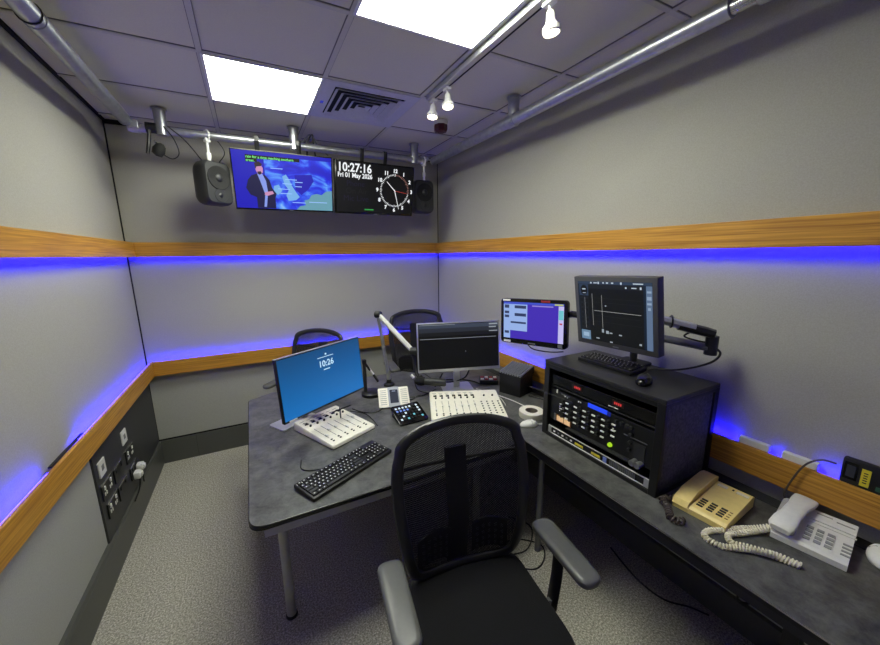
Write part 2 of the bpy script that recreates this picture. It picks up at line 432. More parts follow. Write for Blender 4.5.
# spotlight track and spots
t = thing('light_track', 'pale metal spotlight track along the ceiling from the front to the vent', 'light track', (1.945, 0, H))
mb = MB(); y0, y1 = -1.0, 1.86
mb.bb((-.022, y0, -.030), (.022, y1, 0), bevel=.003); mb.obj('channel', ALU, t)
MB().bb((.008, y0 + .01, -.0315), (.016, y1 - .01, -.0295)).obj('slot', BLKM, t)
def spot(x, y, label, lean):
    t = thing('spotlight', label, 'spotlight', (x, y, H - .030), group='white spotlights on the ceiling track')
    MB().box((0, 0, -.008), (.034, .05, .016), bevel=.003).obj('adapter', WHITEP, t)
    MB().cyl((0, 0, -.014), (lean[0] * .05, lean[1] * .05, -.048), .0055, seg=10).obj('stem', WHITEP, t)
    ax = V((lean[0], lean[1], -1)).normalized(); p = V((lean[0] * .05, lean[1] * .05, -.044))
    M = T(*p) @ V((0, 0, 1)).rotation_difference(ax).to_matrix().to_4x4()
    MB().lathe([(.012, -.010), (.016, 0), (.018, .024), (.024, .038), (.034, .047), (.035, .064), (.031, .068), (.030, .063), (.0, .062)], M=M, seg=20).obj('head', WHITEP, t, True)
    MB().lathe([(.029, .0625), (.022, .069), (.0, .072)], M=M, seg=20).obj('lamp', L_SPOT, t, True)
spot(1.957, 1.825, 'white spotlight at the far end of the ceiling track, above the red detector', (-.15, -.1))
spot(1.957, 1.650, 'white spotlight second from the far end of the ceiling track', (-.05, -.15))
spot(1.957, .84, 'white spotlight on the near part of the track, topmost in the photo', (.10, -.05))
t = thing('fire_detector', 'small dark red fire sounder on a white base under the ceiling', 'detector', (2.22, 2.22, H))
MB().lathe([(.055, 0), (.055, -.022), (.050, -.026), (0, -.026)], seg=20).obj('base', OFFW, t, True)
MB().lathe([(.050, -.0262), (.053, -.032), (.053, -.060), (.045, -.075), (.02, -.082), (0, -.083)], seg=8).obj('sounder', DRED, t)
# ------------------------------------------------------------------ scaffold pipes
PZ = 2.622; PR = .028; PB_ = .036
def bracket(parent, p, rr=.036):
    mb = MB(); mb.cyl((p[0], p[1], PZ - .03), (p[0], p[1], H - .002), .036, seg=18); mb.cyl((p[0], p[1], H - .008), (p[0], p[1], H - .001), .047, seg=18); mb.obj('ceiling_bracket', STEEL, parent, True)
t = thing('lighting_pipe', 'galvanised pipe along the top of the back wall carrying the screens', 'pipe', (0, 0, 0), group='galvanised pipes below the ceiling')
MB().cyl((.20, 2.82, PZ), (2.375, 2.82, PZ), PR, seg=20).obj('tube', STEEL, t, True)
for x in (.382, 1.232, 2.265): bracket(t, (x, 2.82))
mb = MB(); mb.cyl((2.33, 2.82, PZ), (2.36, 2.82, PZ), .031); mb.cyl((2.36, 2.80, PZ + .01), (2.44, 2.80, PZ + .012), .008, seg=8); mb.cyl((2.38, 2.80, PZ), (2.40, 2.80, PZ + .03), .012, seg=8); mb.obj('end_clamp', ALU, t)
mb = MB(); mb.cyl((.215, 2.82, PZ), (.265, 2.82, PZ), .033); mb.box((.24, 2.79, PZ + .01), (.05, .03, .05), bevel=.005); mb.cyl((.28, 2.785, PZ + .012), (.34, 2.785, PZ + .008), .011, seg=8); mb.obj('corner_clamp', STEEL, t)
t = thing('lighting_pipe', 'galvanised pipe along the left wall below the ceiling', 'pipe', group='galvanised pipes below the ceiling')
MB().cyl((.20, FY + .01, PZ + .03), (.20, 2.78, PZ + .03), PB_, seg=20).obj('tube', STEEL, t, True)
MB().cyl((.20, 1.66, PZ + .03), (.20, 1.72, PZ + .03), PB_ + .003, seg=20).obj('joint_sleeve', STEEL, t, True)
MB().tube([(.20 + .0385 * math.cos(a), 1.625, PZ + .03 + .0385 * math.sin(a)) for a in [2 * PI * k / 16 for k in range(16)]], .003, 6, closed=True).obj('cable_tie', BLK, t)
mb = MB(); mb.cyl((.2, .2, PZ), (.2, .2, H - .002), .030); mb.obj('ceiling_bracket', STEEL, t, True)
t = thing('lighting_pipe', 'galvanised pipe along the right wall below the ceiling', 'pipe', group='galvanised pipes below the ceiling')
MB().cyl((2.44, .44, PZ - .004), (2.44, 2.78, PZ - .004), PB_ - .002, seg=20).obj('tube', STEEL, t, True)
MB().cyl((2.44, FY + .01, PZ - .004), (2.44, .36, PZ - .004), PB_, seg=20).obj('tube', STEEL, t, True)
MB().cyl((2.44, .35, PZ - .004), (2.44, .45, PZ - .004), .026, seg=16).obj('spigot', CHROME, t, True)
bracket(t, (2.446, 1.642)); mb = MB(); mb.cyl((2.44, 1.61, PZ - .004), (2.44, 1.69, PZ - .004), .039); mb.obj('clamp', STEEL, t, True)
# black clamp with a small hanging camera in the corner
t = thing('hanging_gadget', 'small black gadget on a clamp hanging from the pipe near the left corner', 'gadget', (.33, 2.79, PZ))
MB().cyl((-.028, 0, .0), (.028, 0, .0), .033, seg=16).obj('clamp', BLK, t, True)
MB().tube(smooth_path([(-.01, -.02, -.02), (-.02, -.03, -.10), (-.035, -.03, -.17)]), .011, 8).obj('arm', BLK, t, True)
MB(T(.03, -.03, -.14) @ RY(.5)).lathe([(0, -.045), (.030, -.035), (.038, -.005), (.028, .03), (.012, .045), (0, .047)], seg=16).obj('head', BLKM, t, True)
MB().cyl((.012, -.03, -.095), (.022, -.03, -.088), .010, seg=10).obj('screw_knob', CHROME, t, True)
MB().tube(smooth_path([(.07, .0, .02), (.12, -.02, -.06), (.14, -.03, -.15), (.10, -.03, -.19), (.045, -.03, -.165)]), .0035, 6).obj('cable', BLK, t, True)
# loudspeakers
def speaker(loc, rz, label, hy=0., dz=0.):
    t = thing('loudspeaker', label, 'loudspeaker', loc, rz, 'black studio loudspeakers hung from the back pipe')
    w, d, h = .20, .17, .30
    mb = MB(); M0 = RX(PI / 2)
    ol = rrect(w, h, .045, 6)
    # body as stacked outlines front (y=-d/2) to back, waisted
    prof = [(-d / 2, .90), (-d / 2 + .012, .97), (-d / 2 + .035, 1.0), (0.02, 1.0), (d / 2 - .03, .93), (d / 2, .80)]
    rings = [[mb._v((x * k, y, z * k)) for x, z in ol] for y, k in prof]
    n = len(ol)
    for A, B in zip(rings, rings[1:]):
        for i in range(n): mb._f([A[i], A[(i + 1) % n], B[(i + 1) % n], B[i]])
    mb._f(rings[0]); mb._f(rings[-1][::-1]); mb.obj('cabinet', DGREY, t, True)
    y = -d / 2
    M = T(0, y - .001, .035) @ RX(PI / 2)
    MB().lathe([(.082, 0), (.081, .004), (.074, .004), (.068, .0015), (0, .001)], M=M, seg=28).obj('woofer', BLKM, t, True)
    MB(M).lathe([(.028, .001), (.024, .007), (.012, .012), (0, .013)], seg=20).obj('dust_cap', DGREY, t, True)
    M = T(0, y - .001, -.085) @ RX(PI / 2)
    MB().lathe([(.046, 0), (.044, .003), (.0, .0015)], M=M, seg=24).obj('waveguide', DGREY, t, True)
    MB().lathe([(.018, .001), (.012, .005), (0, .007)], M=M, seg=16).obj('tweeter', BLK, t, True)
    top = h / 2
    q = top + .178 - dz
    mb = MB(); mb.cyl((0, hy, top - .005), (0, hy, top + .03), .012); mb.box((0, hy, top + .045), (.028, .02, .04), bevel=.004); mb.cyl((0, hy, top + .06), (0, hy, q - .038), .009); mb.box((0, hy, q - .028), (.035, .035, .03), bevel=.004)
    mb.obj('hanging_rod', WHITEP, t, True)
    MB().tube([(0, hy + .035 * math.cos(a), q + .035 * math.sin(a)) for a in [2 * PI * k / 16 for k in range(16)]], .006, 6, closed=True).obj('pipe_hook', WHITEP, t, True)
    return t
# rod length puts the hook round the pipe: cabinet centre 0.328 m below the pipe axis
s1 = speaker((.640, 2.82, PZ - .328), .62, 'black loudspeaker hanging left of the television')
MB().tube(smooth_path([(-.25, 0, .32), (-.16, -.02, .25), (-.02, .06, .17)]), .0035, 6).obj('cable', BLK, s1, True)
MB().tube(smooth_path([(.05, -.01, .335), (.11, -.02, .24), (.08, .02, .16)]), .0035, 6).obj('cable', BLK, s1, True)
speaker((2.363, 2.895, PZ - .314), 0., 'black loudspeaker hanging right of the clock screen, half behind it', -.075, .014)
# ------------------------------------------------------------------ screens
def panel_frame(M, w, h, depth, bez, m, t, cap=.004, bot=None, r=.008):
    bot = bez if bot is None else bot
    mb = MB(M @ RX(PI / 2)); mb.prism(rrect(w, h, r, 4), -depth, 0, bevel=.002); mb.obj('casing', m, t, True)
    z0 = -h / 2 + bot; z1 = h / 2 - bez; x0 = -w / 2 + bez; x1 = w / 2 - bez
    return x0, x1, z0, z1
class Scr:
    def __init__(s, M, box, t): s.M = M; s.b = box; s.t = t
    def p(s, u, v, k=1): x0, x1, z0, z1 = s.b; return V((x0 + (x1 - x0) * u, -.0004 * k - .0002, z1 + (z0 - z1) * v))
    def quad(s, mb, u0, v0, u1, v1, k=1):
        mb._f([mb._v(s.p(u0, v1, k)), mb._v(s.p(u1, v1, k)), mb._v(s.p(u1, v0, k)), mb._v(s.p(u0, v0, k))])
    def rects(s, name, L, m, k=1):
        mb = MB(s.M)
        for q in L: s.quad(mb, *q, k)
        return mb.obj(name, m, s.t)
    def poly(s, mb, pts, k=1): mb._f([mb._v(s.p(u, v, k)) for u, v in pts])
    def txt(s, name, tx, u, v, size, m, align='LEFT', bold=0., k=3, xs=1.):
        p = s.p(u, v, k); return text(name, tx, size, s.M @ T(*p), m, s.t, align, bold, xs)
EB = emit
# television with a weather forecast
CT = V((1.1345, 2.755, 2.331)); tl = -.21
t = thing('television', 'wall television showing a blue weather map with a presenter', 'television', (CT.x, CT.y, 0), -.03)
M = T(0, 0, CT.z) @ RX(-tl)
b = panel_frame(M, .717, .42, .045, .008, BLKG, t, bot=.012, r=.004); S = Scr(M, b, t)
S.rects('screen', [(0, 0, 1, 1)], MAP)
mb = MB(M)
S.quad(mb, 0, 0, .30, 1, 1.5); S.quad(mb, .30, 0, 1, .07, 1.5)
mb.mi = 1; S.poly(mb, [(.60, .36), (.78, .33), (.80, .45), (.74, .60), (.66, .72), (.60, .62)][::-1], 1.5)
mb.mi = 2; S.poly(mb, [(.69, .82), (.74, .79), (.77, .71), (.83, .68), (.88, .70), (.93, .63), (1, .61), (1, 1), (.60, 1), (.64, .93), (.70, .91)][::-1], 1.5)
mb.mi = 3; S.poly(mb, [(.47, .40), (.51, .36), (.54, .45), (.56, .54), (.60, .66), (.64, .76), (.60, .82), (.52, .84), (.50, .74), (.53, .64), (.49, .54)][::-1], 1.5); S.poly(mb, [(.38, .58), (.43, .55), (.46, .66), (.42, .74), (.37, .70)][::-1], 1.5)
mb.mi = 4
for u, v, l in ((.50, .44, .12), (.47, .52, .1), (.60, .48, .08), (.42, .62, .12), (.44, .70, .12), (.60, .56, .07), (.74, .84, .2), (.56, .86, .14), (.36, .26, .12)): S.quad(mb, u, v, u + l, v + .014, 2)
mb.obj('picture', [EB('tv_deep', (20, 14, 176), 1.), EB('tv_sea', (26, 18, 168), 1.), EB('tv_land', (104, 158, 176), .9), EB('tv_cloud', (120, 178, 235), .9), EB('tv_line', (150, 190, 250), 1.)], t)
mb = MB(M)   # presenter in a dark suit
S.poly(mb, [(.13, .50), (.165, .42), (.22, .38), (.30, .40), (.34, .48), (.36, .62), (.40, .72), (.385, .80), (.385, .995), (.20, .995), (.20, .80), (.14, .76), (.105, .64)][::-1], 2)
mb.mi = 1; S.poly(mb, [(.225, .38), (.275, .38), (.305, .50), (.315, .70), (.29, .97), (.265, .97), (.285, .74), (.25, .52)][::-1], 2.5)
mb.mi = 2; S.poly(mb, [(.215, .23), (.265, .22), (.285, .28), (.282, .35), (.262, .395), (.232, .385), (.214, .32)][::-1], 2.5); S.poly(mb, [(.285, .70), (.36, .675), (.375, .72), (.31, .765), (.28, .75)][::-1], 3)
mb.mi = 3; S.poly(mb, [(.205, .20), (.25, .165), (.28, .21), (.27, .245), (.225, .26), (.213, .30)][::-1], 3); S.poly(mb, [(.228, .345), (.262, .335), (.272, .37), (.25, .398), (.232, .385)][::-1], 3)
mb.obj('presenter_picture', [EB('suit', (14, 10, 62), 1.), EB('shirt', (128, 148, 226), 1.), EB('skin', (196, 136, 176), 1.), EB('hair', (40, 26, 40), 1.)], t)
S.rects('caption_background', [(.125, .065, .66, .125), (.125, .125, .235, .185)], EB('black_screen', (2, 3, 6), .5), 3.2)
G = EB('caption_green', (120, 240, 130), 1.)
S.txt('caption', 'rain for a time reaching southern', .13, .119, .0245, G, bold=.0004, k=4, xs=1.0)
S.txt('caption', 'areas.', .13, .178, .0245, G, bold=.0004, k=4)
MB(M).box((.03, -.004, -.206), (.03, .004, .005)).obj('badge', CHROME, t)
def straps(t, xs, ang):
    for x in xs:
        mb = MB(); a = RX(-ang)
        p0 = V((x, .052, 0)); top = V((x, .03, PZ - CT.z + .0))
        mb.tube([(x, .050, CT.z + .10), (x, .03, CT.z + .20), (x, .0, PZ - .01), (x, .0, PZ + .02), (x, .03, PZ + .031)], .016, 4, ry=.004, up=(0, -1, .2))
        mb.obj('hanging_strap', BLK, t)
straps(t, (-.175, .12), tl)
CC = V((1.866, 2.755, 2.3277)); tl2 = -.20
t = thing('clock_screen', 'black wall screen showing a digital time, date and round clock face', 'clock screen', (CC.x, CC.y, 0), .02)
M = T(0, 0, CC.z) @ RX(-tl2)
b = panel_frame(M, .708, .421, .045, .012, BLKG, t, bot=.016, r=.004); S = Scr(M, b, t)
S.rects('screen', [(0, 0, 1, 1)], EB('clock_black', (3, 3, 6), .6))
WT = L_W
S.txt('time_text', '10:27:16', .012, .185, .092, WT, bold=.0022, xs=.92)
S.txt('date_text', 'Fri 01 May 2026', .015, .300, .050, WT, bold=.0014, xs=.90)
DV = EB('dim_violet', (24, 18, 44), 1.); DG = EB('dim_grey', (22, 22, 24), 1.)
S.txt('status_text', 'Phone', .12, .47, .062, DV); S.txt('status_text', 'On Air', .11, .62, .066, DG); S.txt('status_text', 'Mic Live', .08, .77, .066, DV)
S.rects('green_bar', [(.35, .925, .47, .95)], EB('clock_green', (50, 150, 70), 1.), 2)
cx, cz = .172, .0; Mx = M
mb = MB(M); mr = MB(M)
for k in range(60):
    a = 2 * PI * k / 60; big = k % 5 == 0
    r0, r1, w = (.118, .138, .0026) if big else (.124, .136, .0026)
    B = mr if 1 <= k <= 16 else mb
    d = V((math.sin(a), 0, math.cos(a))); n = V((math.cos(a), 0, -math.sin(a))); c = V((cx, -.0014, cz))
    q = [c + d * r0 - n * w, c + d * r0 + n * w, c + d * r1 + n * w, c + d * r1 - n * w]
    B._f([B._v(p) for p in q][::-1])
mb.obj('minute_marks', WT, t); mr.obj('lapsed_minute_marks', EB('mark_dim', (150, 110, 104), 1.), t)
for k in range(1, 13):
    a = 2 * PI * k / 12; text('hour_numeral', str(k), .042, M @ T(cx + math.sin(a) * .162, -.0016, cz + math.cos(a) * .162 - .014), WT, t, 'CENTER', .0018)
def hand(name, a, r0, r1, w, m, k):
    B = MB(M); d = V((math.sin(a), 0, math.cos(a))); n = V((math.cos(a), 0, -math.sin(a))); c = V((cx, -.0016 - k * .0004, cz))
    B._f([B._v(p) for p in (c + d * r0 - n * w, c + d * r1 - n * w * .7, c + d * r1 + n * w * .7, c + d * r0 + n * w)]); B.obj(name, m, t)
hand('hour_hand', 2 * PI * (10 + 27 / 60) / 12, -.01, .105, .0034, WT, 1)
hand('minute_hand', 2 * PI * 27.3 / 60, -.01, .160, .0032, WT, 2)
hand('second_hand', 2 * PI * 16.3 / 60, 0, .122, .0016, EB('hand_red', (190, 60, 50), 1.), 3)
MB(M).box((.0, -.001, -.205), (.03, .003, .005)).obj('badge', CHROME, t)
straps(t, (-.108, .10), tl2)
# ------------------------------------------------------------------ desk and side counter
TZ = .73
t = thing('studio_desk', 'large dark grey stone-effect desk with rounded corners in the middle of the room', 'desk')
OUT = roundpoly([(.711, 1.028), (2.104, 1.028), (2.104, 2.36), (1.96, 2.52), (.862, 2.536), (.711, 2.455)], [.075, .12, .05, .05, .05, .05], 8)
def inset(pts, k):
    o = []; n = len(pts)
    for i in range(n):
        a = V(pts[i - 1]); b = V(pts[i]); c = V(pts[(i + 1) % n]); t_ = ((b - a).normalized() + (c - b).normalized()).normalized(); o.append((b.x - t_.y * k, b.y + t_.x * k))
    return o
MB().prism(inset(OUT, .0045), TZ - .002, TZ).obj('worktop', LAM, t)
MB().prism(OUT, TZ - .020, TZ - .0003, bevel=.0042).obj('edge_band', mat('edge_black', (26, 26, 26), .22), t, True)
mb = MB(); mb.bb((.765, 1.040, .668), (2.02, 1.063, TZ - .020)); mb.bb((.775, 2.40, .668), (1.90, 2.423, TZ - .020)); mb.bb((.765, 1.063, .668), (.788, 2.40, TZ - .020)); mb.bb((1.997, 1.063, .668), (2.02, 2.40, TZ - .020)); mb.obj('under_frame', LEGM, t)
for x, y in ((.833, 1.277), (.833, 2.33), (1.94, 1.277), (1.94, 2.33)):
    l = MB().cyl((x, y, .012), (x, y, .70), .0225, seg=20).obj('leg', LEGM, t, True)
    MB().lathe([(.0, 0), (.028, 0), (.028, .008), (.022, .014), (0, .014)], (x, y, 0), 18).obj('foot', BLK, l, True)
t = thing('side_counter', 'long dark grey counter along the right wall under the cabinet and telephones', 'counter')
OC = [(2.108, FY + .02), (2.699, FY + .02), (2.699, 2.34), (2.45, 2.50), (2.108, 2.50)]
MB().prism(OC, TZ - .0012, TZ, bevel=.0008).obj('worktop', LAM, t)
MB().prism(OC, TZ - .022, TZ - .0012).obj('edge_band', BLK, t)
MB().bb((2.1085, FY + .02, TZ - .0050), (2.1060, 1.08, TZ + .0004)).obj('edge_highlight', CHROME, t)  # bright strip added to stand in for the highlight along the counter edge
mb = MB(); mb.bb((2.135, FY + .02, .655), (2.155, 2.42, TZ - .022)); mb.bb((2.66, FY + .02, .655), (2.69, 2.3, TZ - .022)); mb.obj('under_frame', DGREY, t)
for y in (-1.3, -.05, 2.1):
    MB().bb((2.30, y - .02, 0), (2.36, y + .02, TZ - .022)).obj('leg', BLK, t)
for y in (1.0,):
    MB().cyl((2.20, y, 0), (2.20, y, .71), .018, seg=14).obj('leg', MGREY, t, True)
MB().bb((2.64, FY + .02, TZ), (2.699, 2.2, TZ + .006)).obj('back_strip', PANEL, t)
# ------------------------------------------------------------------ chairs
def chair_mesh():
    def hw(z):   # half width of the back frame by height
        P = [(.535, .195), (.60, .225), (.72, .247), (.88, .262), (1.00, .262), (1.06, .250), (1.10, .225)]
        if z <= P[0][0]: return P[0][1]
        for (a, p), (b_, q) in zip(P, P[1:]):
            if z <= b_: return p + (q - p) * (z - a) / (b_ - a)
        return P[-1][1]
    def by(x, z): return .215 + .07 * (z - .53) / .65 - .055 * (x / .26) ** 2 - .018 * math.sin(PI * min(1, max(0, (z - .53) / .4)))
    return hw, by
def make_chair(label):
    t = thing('office_chair', label, 'office chair', (0, 0, 0), 0, 'black mesh office chairs')
    hw, by = chair_mesh()
    BZ = T(0, 0, .52) @ Matrix.Diagonal((1, 1, .945, 1)) @ T(0, 0, -.52)
    # seat cushion
    mb = MB(); ol = roundpoly([(-.25, -.27), (.25, -.27), (.245, .235), (-.245, .235)], [.14, .14, .09, .09], 8); n = len(ol)
    lv = [(.425, .93), (.44, 1.), (.490, 1.0), (.508, .96), (.516, .86), (.520, .6), (.520, .25)]
    rings = [[mb._v((x * k, -.04 + (y + .04) * k, z)) for x, y in ol] for z, k in lv]
    for A, B in zip(rings, rings[1:]):
        for i in range(n): mb._f([A[i], A[(i + 1) % n], B[(i + 1) % n], B[i]])
    mb._f(rings[0][::-1]); mb._f(rings[-1]); mb.obj('seat', SEATF, t, True)
    mb = MB(); mb.prism(rrect(.38, .34, .06, 4, 0, -.04), .405, .426); mb.box((0, -.02, .385), (.17, .22, .045), bevel=.01); mb.obj('seat_mechanism', BLK, t, True)
    # back frame
    pts = [(-hw(z), by(-hw(z), z), z) for z in (.56, .62, .70, .80, .88, .97, 1.03, 1.07)]
    top = [(-.235, by(-.235, 1.105), 1.105), (-.19, by(-.19, 1.130), 1.130), (-.11, by(-.11, 1.148), 1.148), (0, by(0, 1.155), 1.155)]
    half = pts + top
    bot = [(-.15, by(-.15, .528), .528), (0, by(0, .520), .520)]
    full = bot[::-1][1:] if False else []
    loop = [bot[1], bot[0]] + half + [(-x, y, z) for x, y, z in half[:-1][::-1]] + [(-bot[0][0], bot[0][1], bot[0][2])]
    sp = smooth_path(loop + [loop[0]], 4)[:-1]
    MB(BZ).tube(sp, .023, 10, closed=True, ry=.015, up=(0, 1, 0)).obj('back_frame', mat('frame_plastic', (40, 40, 39), .34), t, True)
    def zt(x): return 1.155 - .05 * (abs(x) / .235) ** 2.2
    def fm(u, v):
        z = .525 + (1.148 - .525) * v; w = hw(min(z, 1.10)) - .004
        x = (2 * u - 1) * w
        z = min(z, zt(x) - .004)
        return (x, by(x, z) - .004, z)
    MB(BZ).grid(fm, 14, 22).obj('back_mesh', WEAVE, t, True)
    # lumbar pad with rows of dimples, spine and hanger bar behind the mesh
    for s in (-1, 1):
        def fl(u, v):
            z = .545 + .135 * v + .02 * math.sin(PI * u); x = s * (.045 + .15 * u)
            return (x, by(x, z) + .012, z)
        lp = MB(BZ).grid(fl, 8, 8).obj('lumbar_pad', BLK, t, True)
        mb = MB(BZ)
        for i in range(5):
            for j in range(4):
                x, y, z = fl(.15 + .17 * i, .15 + .22 * j); mb.box((x, y - .006, z), (.010, .006, .013))
        mb.obj('dimples', MGREY, lp)
        MB(BZ).tube(smooth_path([(s * .045, by(.045, .70) + .008, .692), (s * .12, by(.12, .71) + .008, .710), (s * .195, by(.195, .68) + .008, .690)]), .005, 6).obj('rim', DGREY, lp, True)
    mb = MB(); mb.tube([(0, .16, .40), (0, .24, .42), (0, .275, .50), (0, by(0, .7) + .035, .70), (0, by(0, 1.0) + .03, 1.0)], .048, 8, ry=.016, up=(0, 1, 0)); mb.obj('spine', BLK, t, True)
    MB(BZ).tube(smooth_path([(-.24, by(-.24, 1.0) + .01, 1.005), (-.12, by(-.12, .97) + .03, .975), (0, by(0, .96) + .035, .965), (.12, by(.12, .97) + .03, .975), (.24, by(.24, 1.0) + .01, 1.005)]), .008, 8).obj('hanger_bar', DGREY, t, True)
    # arms
    for s in (-1, 1):
        mb = MB()
        ol = [(x, y) for x, y in roundpoly([(-.043, -.14), (.043, -.14), (.047, .18), (-.047, .18)], [.04, .04, .04, .04], 6)]
        n = len(ol); lv = [(.668, .80), (.674, .95), (.686, 1.0), (.694, .97), (.699, .86), (.7015, .6)]
        rings = [[mb._v((s * .315 + x * k, -.03 + y * (1 - (1 - k) * .35), z - .006 * ((y) / .14) ** 2)) for x, y in ol] for z, k in lv]
        for A, B in zip(rings, rings[1:]):
            for i in range(n): mb._f([A[i], A[(i + 1) % n], B[(i + 1) % n], B[i]])
        mb._f(rings[0][::-1]); mb._f(rings[-1])
        pad = mb.obj('armrest', PADM, t, True)
        ap = MB(); ap.tube([(s * .305, 0, .668), (s * .300, 0, .56), (s * .285, 0, .43)], .030, 8, ry=.012, up=(1, 0, 0)); ap.obj('arm_post', BLK, t, True)
        ap = MB(); ap.tube([(s * .285, 0, .46), (s * .278, 0, .415), (s * .20, 0, .400), (s * .10, -.01, .395)], .034, 8, ry=.010, up=(0, 0, 1) if False else (0, 1, 0)); ap.obj('arm_bracket', MGREY, t, True)
    MB().cyl((0, 0, .22), (0, 0, .37), .016, seg=14).obj('gas_lift', CHROME, t, True)
    MB().cyl((0, 0, .09), (0, 0, .24), .028, seg=16).obj('column', BLK, t, True)
    for k in range(5):
        a = 2 * PI * k / 5 + .3; d = V((math.cos(a), math.sin(a), 0)); nn = V((-d.y, d.x, 0))
        lg = MB(); lg.tube([d * .02 + V((0, 0, .10)), d * .16 + V((0, 0, .098)), d * .30 + V((0, 0, .078))], [.026, .022, .016], 8, ry=.016, up=(0, 0, 1)); lo = lg.obj('base_leg', BLK, t, True)
        cs = MB(); p = d * .30 + V((0, 0, .027))
        for q in (-1, 1): cs.cyl(p + nn * q * .008, p + nn * q * .024, .027, seg=16)
        cs.cyl(p + V((0, 0, .012)), p + V((0, 0, .052)), .008, seg=8); cs.obj('castor', BLK, lo, True)
    return t
ch = make_chair('black mesh office chair in the foreground turned towards the viewer')
ch.location = (1.447, .492, 0); ch.rotation_euler = (0, 0, -.16)
c2 = copy_tree(ch); c2.location = (1.17, 2.80, 0); c2.rotation_euler = (0, 0, -.743); c2.scale = (.97, .97, .97)
c2['label'] = 'black office chair behind the blue lock-screen monitor'
c3 = copy_tree(ch); c3.scale = (1.06, 1.06, 1.06); c3.location = (2.27, 2.70, 0); c3.rotation_euler = (0, 0, -.12)
c3['label'] = 'black office chair behind the microphone arm in the far right corner'
# ------------------------------------------------------------------ monitors on the desk
def stand(t, z, yb, depth_back, foot, m, neckw=.05):
    # foot plate, upright and tilting head reaching the monitor back
    mb = MB(); mb.prism(rrect(foot[0], foot[1], .02, 4, foot[2] if len(foot) > 2 else 0, yb + (foot[3] if len(foot) > 3 else 0)), TZ - TZ, .009, bevel=.002); mb.obj('foot', m, t)
    MB().bb((-neckw / 2, yb - .012, .009), (neckw / 2, yb + .012, z + .02), bevel=.004).obj('neck', m, t)
    MB().bb((-.045, depth_back - .001, z - .045), (.045, yb + .004, z + .045), bevel=.004).obj('head', m, t)
C = V((1.161, 1.755, 1.056))
t = thing('monitor', 'blue lock-screen monitor reading 10:26 at the left of the desk', 'monitor', (C.x, C.y, TZ), .539)
M = T(0, 0, C.z - TZ) @ RX(-.082)
b = panel_frame(M, .62, .36, .022, .006, BLK, t, bot=.012, r=.004); S = Scr(M, b, t)
m = bpy.data.materials.new('lock_screen'); m.use_nodes = True; nt = m.node_tree; bs = nt.nodes['Principled BSDF']; bs.inputs['Base Color'].default_value = (.01, .01, .01, 1); bs.inputs['Roughness'].default_value = .35
tc = nt.nodes.new('ShaderNodeTexCoord'); gr = nt.nodes.new('ShaderNodeSeparateXYZ'); rp = nt.nodes.new('ShaderNodeValToRGB')
mr_ = nt.nodes.new('ShaderNodeMapRange'); mr_.inputs['From Min'].default_value = .16; mr_.inputs['From Max'].default_value = .50
nt.links.new(tc.outputs['Object'], gr.inputs[0]); nt.links.new(gr.outputs['Z'], mr_.inputs['Value']); nt.links.new(mr_.outputs[0], rp.inputs['Fac'])
rp.color_ramp.elements[0].color = lin((14, 112, 190)); rp.color_ramp.elements[1].color = lin((14, 74, 124))
nt.links.new(rp.outputs['Color'], bs.inputs['Emission Color']); bs.inputs['Emission Strength'].default_value = .88
S.rects('screen', [(0, 0, 1, 1)], m)
LK = EB('lock_text', (190, 225, 245), 1.)
S.txt('time_text', '10:26', .53, .325, .052, LK, 'CENTER', .0010)
S.rects('screen_pattern', [(.43, .155, .63, .166), (.525, .10, .545, .13), (.49, .375, .57, .392)], LK, 2)
MB(M).bb((-.312, -.001, .179), (.312, .022, .182)).obj('top_edge', ALU, t)
MB(M).box((-.255, -.002, -.1745), (.05, .003, .010)).obj('badge', WHITE, t)
stand(t, C.z - TZ, .235, .02, (.26, .15, -.065, .02), ALU)
C = V((2.157, 1.844, 1.089))
t = thing('monitor', 'black screened monitor with a silver frame in the desk centre, grey toolbar on top', 'monitor', (C.x, C.y, TZ), -.313)
M = T(0, 0, C.z - TZ) @ RX(-.113)
b = panel_frame(M, .63, .37, .024, .008, ALU, t, bot=.022, r=.004); S = Scr(M, b, t)
S.rects('screen', [(0, 0, 1, 1)], EB('screen_off', (4, 4, 6), .8))
S.rects('toolbar', [(.0, .015, 1, .10)], EB('bar1', (58, 66, 82), .9), 2); S.rects('toolbar', [(0, .10, 1, .19)], EB('bar2', (40, 44, 54), .9), 2); S.rects('toolbar', [(0, .19, 1, .27)], EB('bar3', (20, 21, 26), .9), 2)
S.rects('screen_pattern', [(.02, .325, .97, .334), (.88, .03, .99, .06), (.88, .10, .97, .125), (.88, .19, .99, .21), (.02, .02, .45, .03), (.575, .62, .585, .64)], EB('bar_l', (150, 156, 164), .9), 3)
stand(t, C.z - TZ, .095, .02, (.24, .18), ALU)
MB().tube(smooth_path([(-.12, .05, .14), (-.14, .07, .07), (-.05, .09, .05), (.06, .08, .08), (.10, .06, .16)]), .006, 8).obj('cable', BLK, t, True)
C = V((2.394, 1.337, 1.331))
t = thing('monitor', 'small black monitor with a purple screen on an arm left of the cabinet screen', 'monitor', (C.x, C.y, C.z), -1.223)
M = RX(-.022) @ RY(-.037)
b = panel_frame(M, .46, .30, .03, .022, BLKG, t, bot=.034, r=.022); S = Scr(M, b, t)
S.rects('screen', [(0, 0, 1, 1)], EB('c_purple', (62, 40, 170), 1.))
S.rects('screen_panel', [(0, 0, .42, .78), (0, .78, .12, 1)], EB('c_pale', (150, 178, 232), .9), 2)
S.rects('screen_panel', [(0, 0, .42, .06), (.42, 0, 1, .05)], EB('c_blue', (60, 80, 200), .9), 3)
S.rects('screen_panel', [(.92, .06, 1, 1)], EB('c_lil', (196, 190, 240), .9), 2)
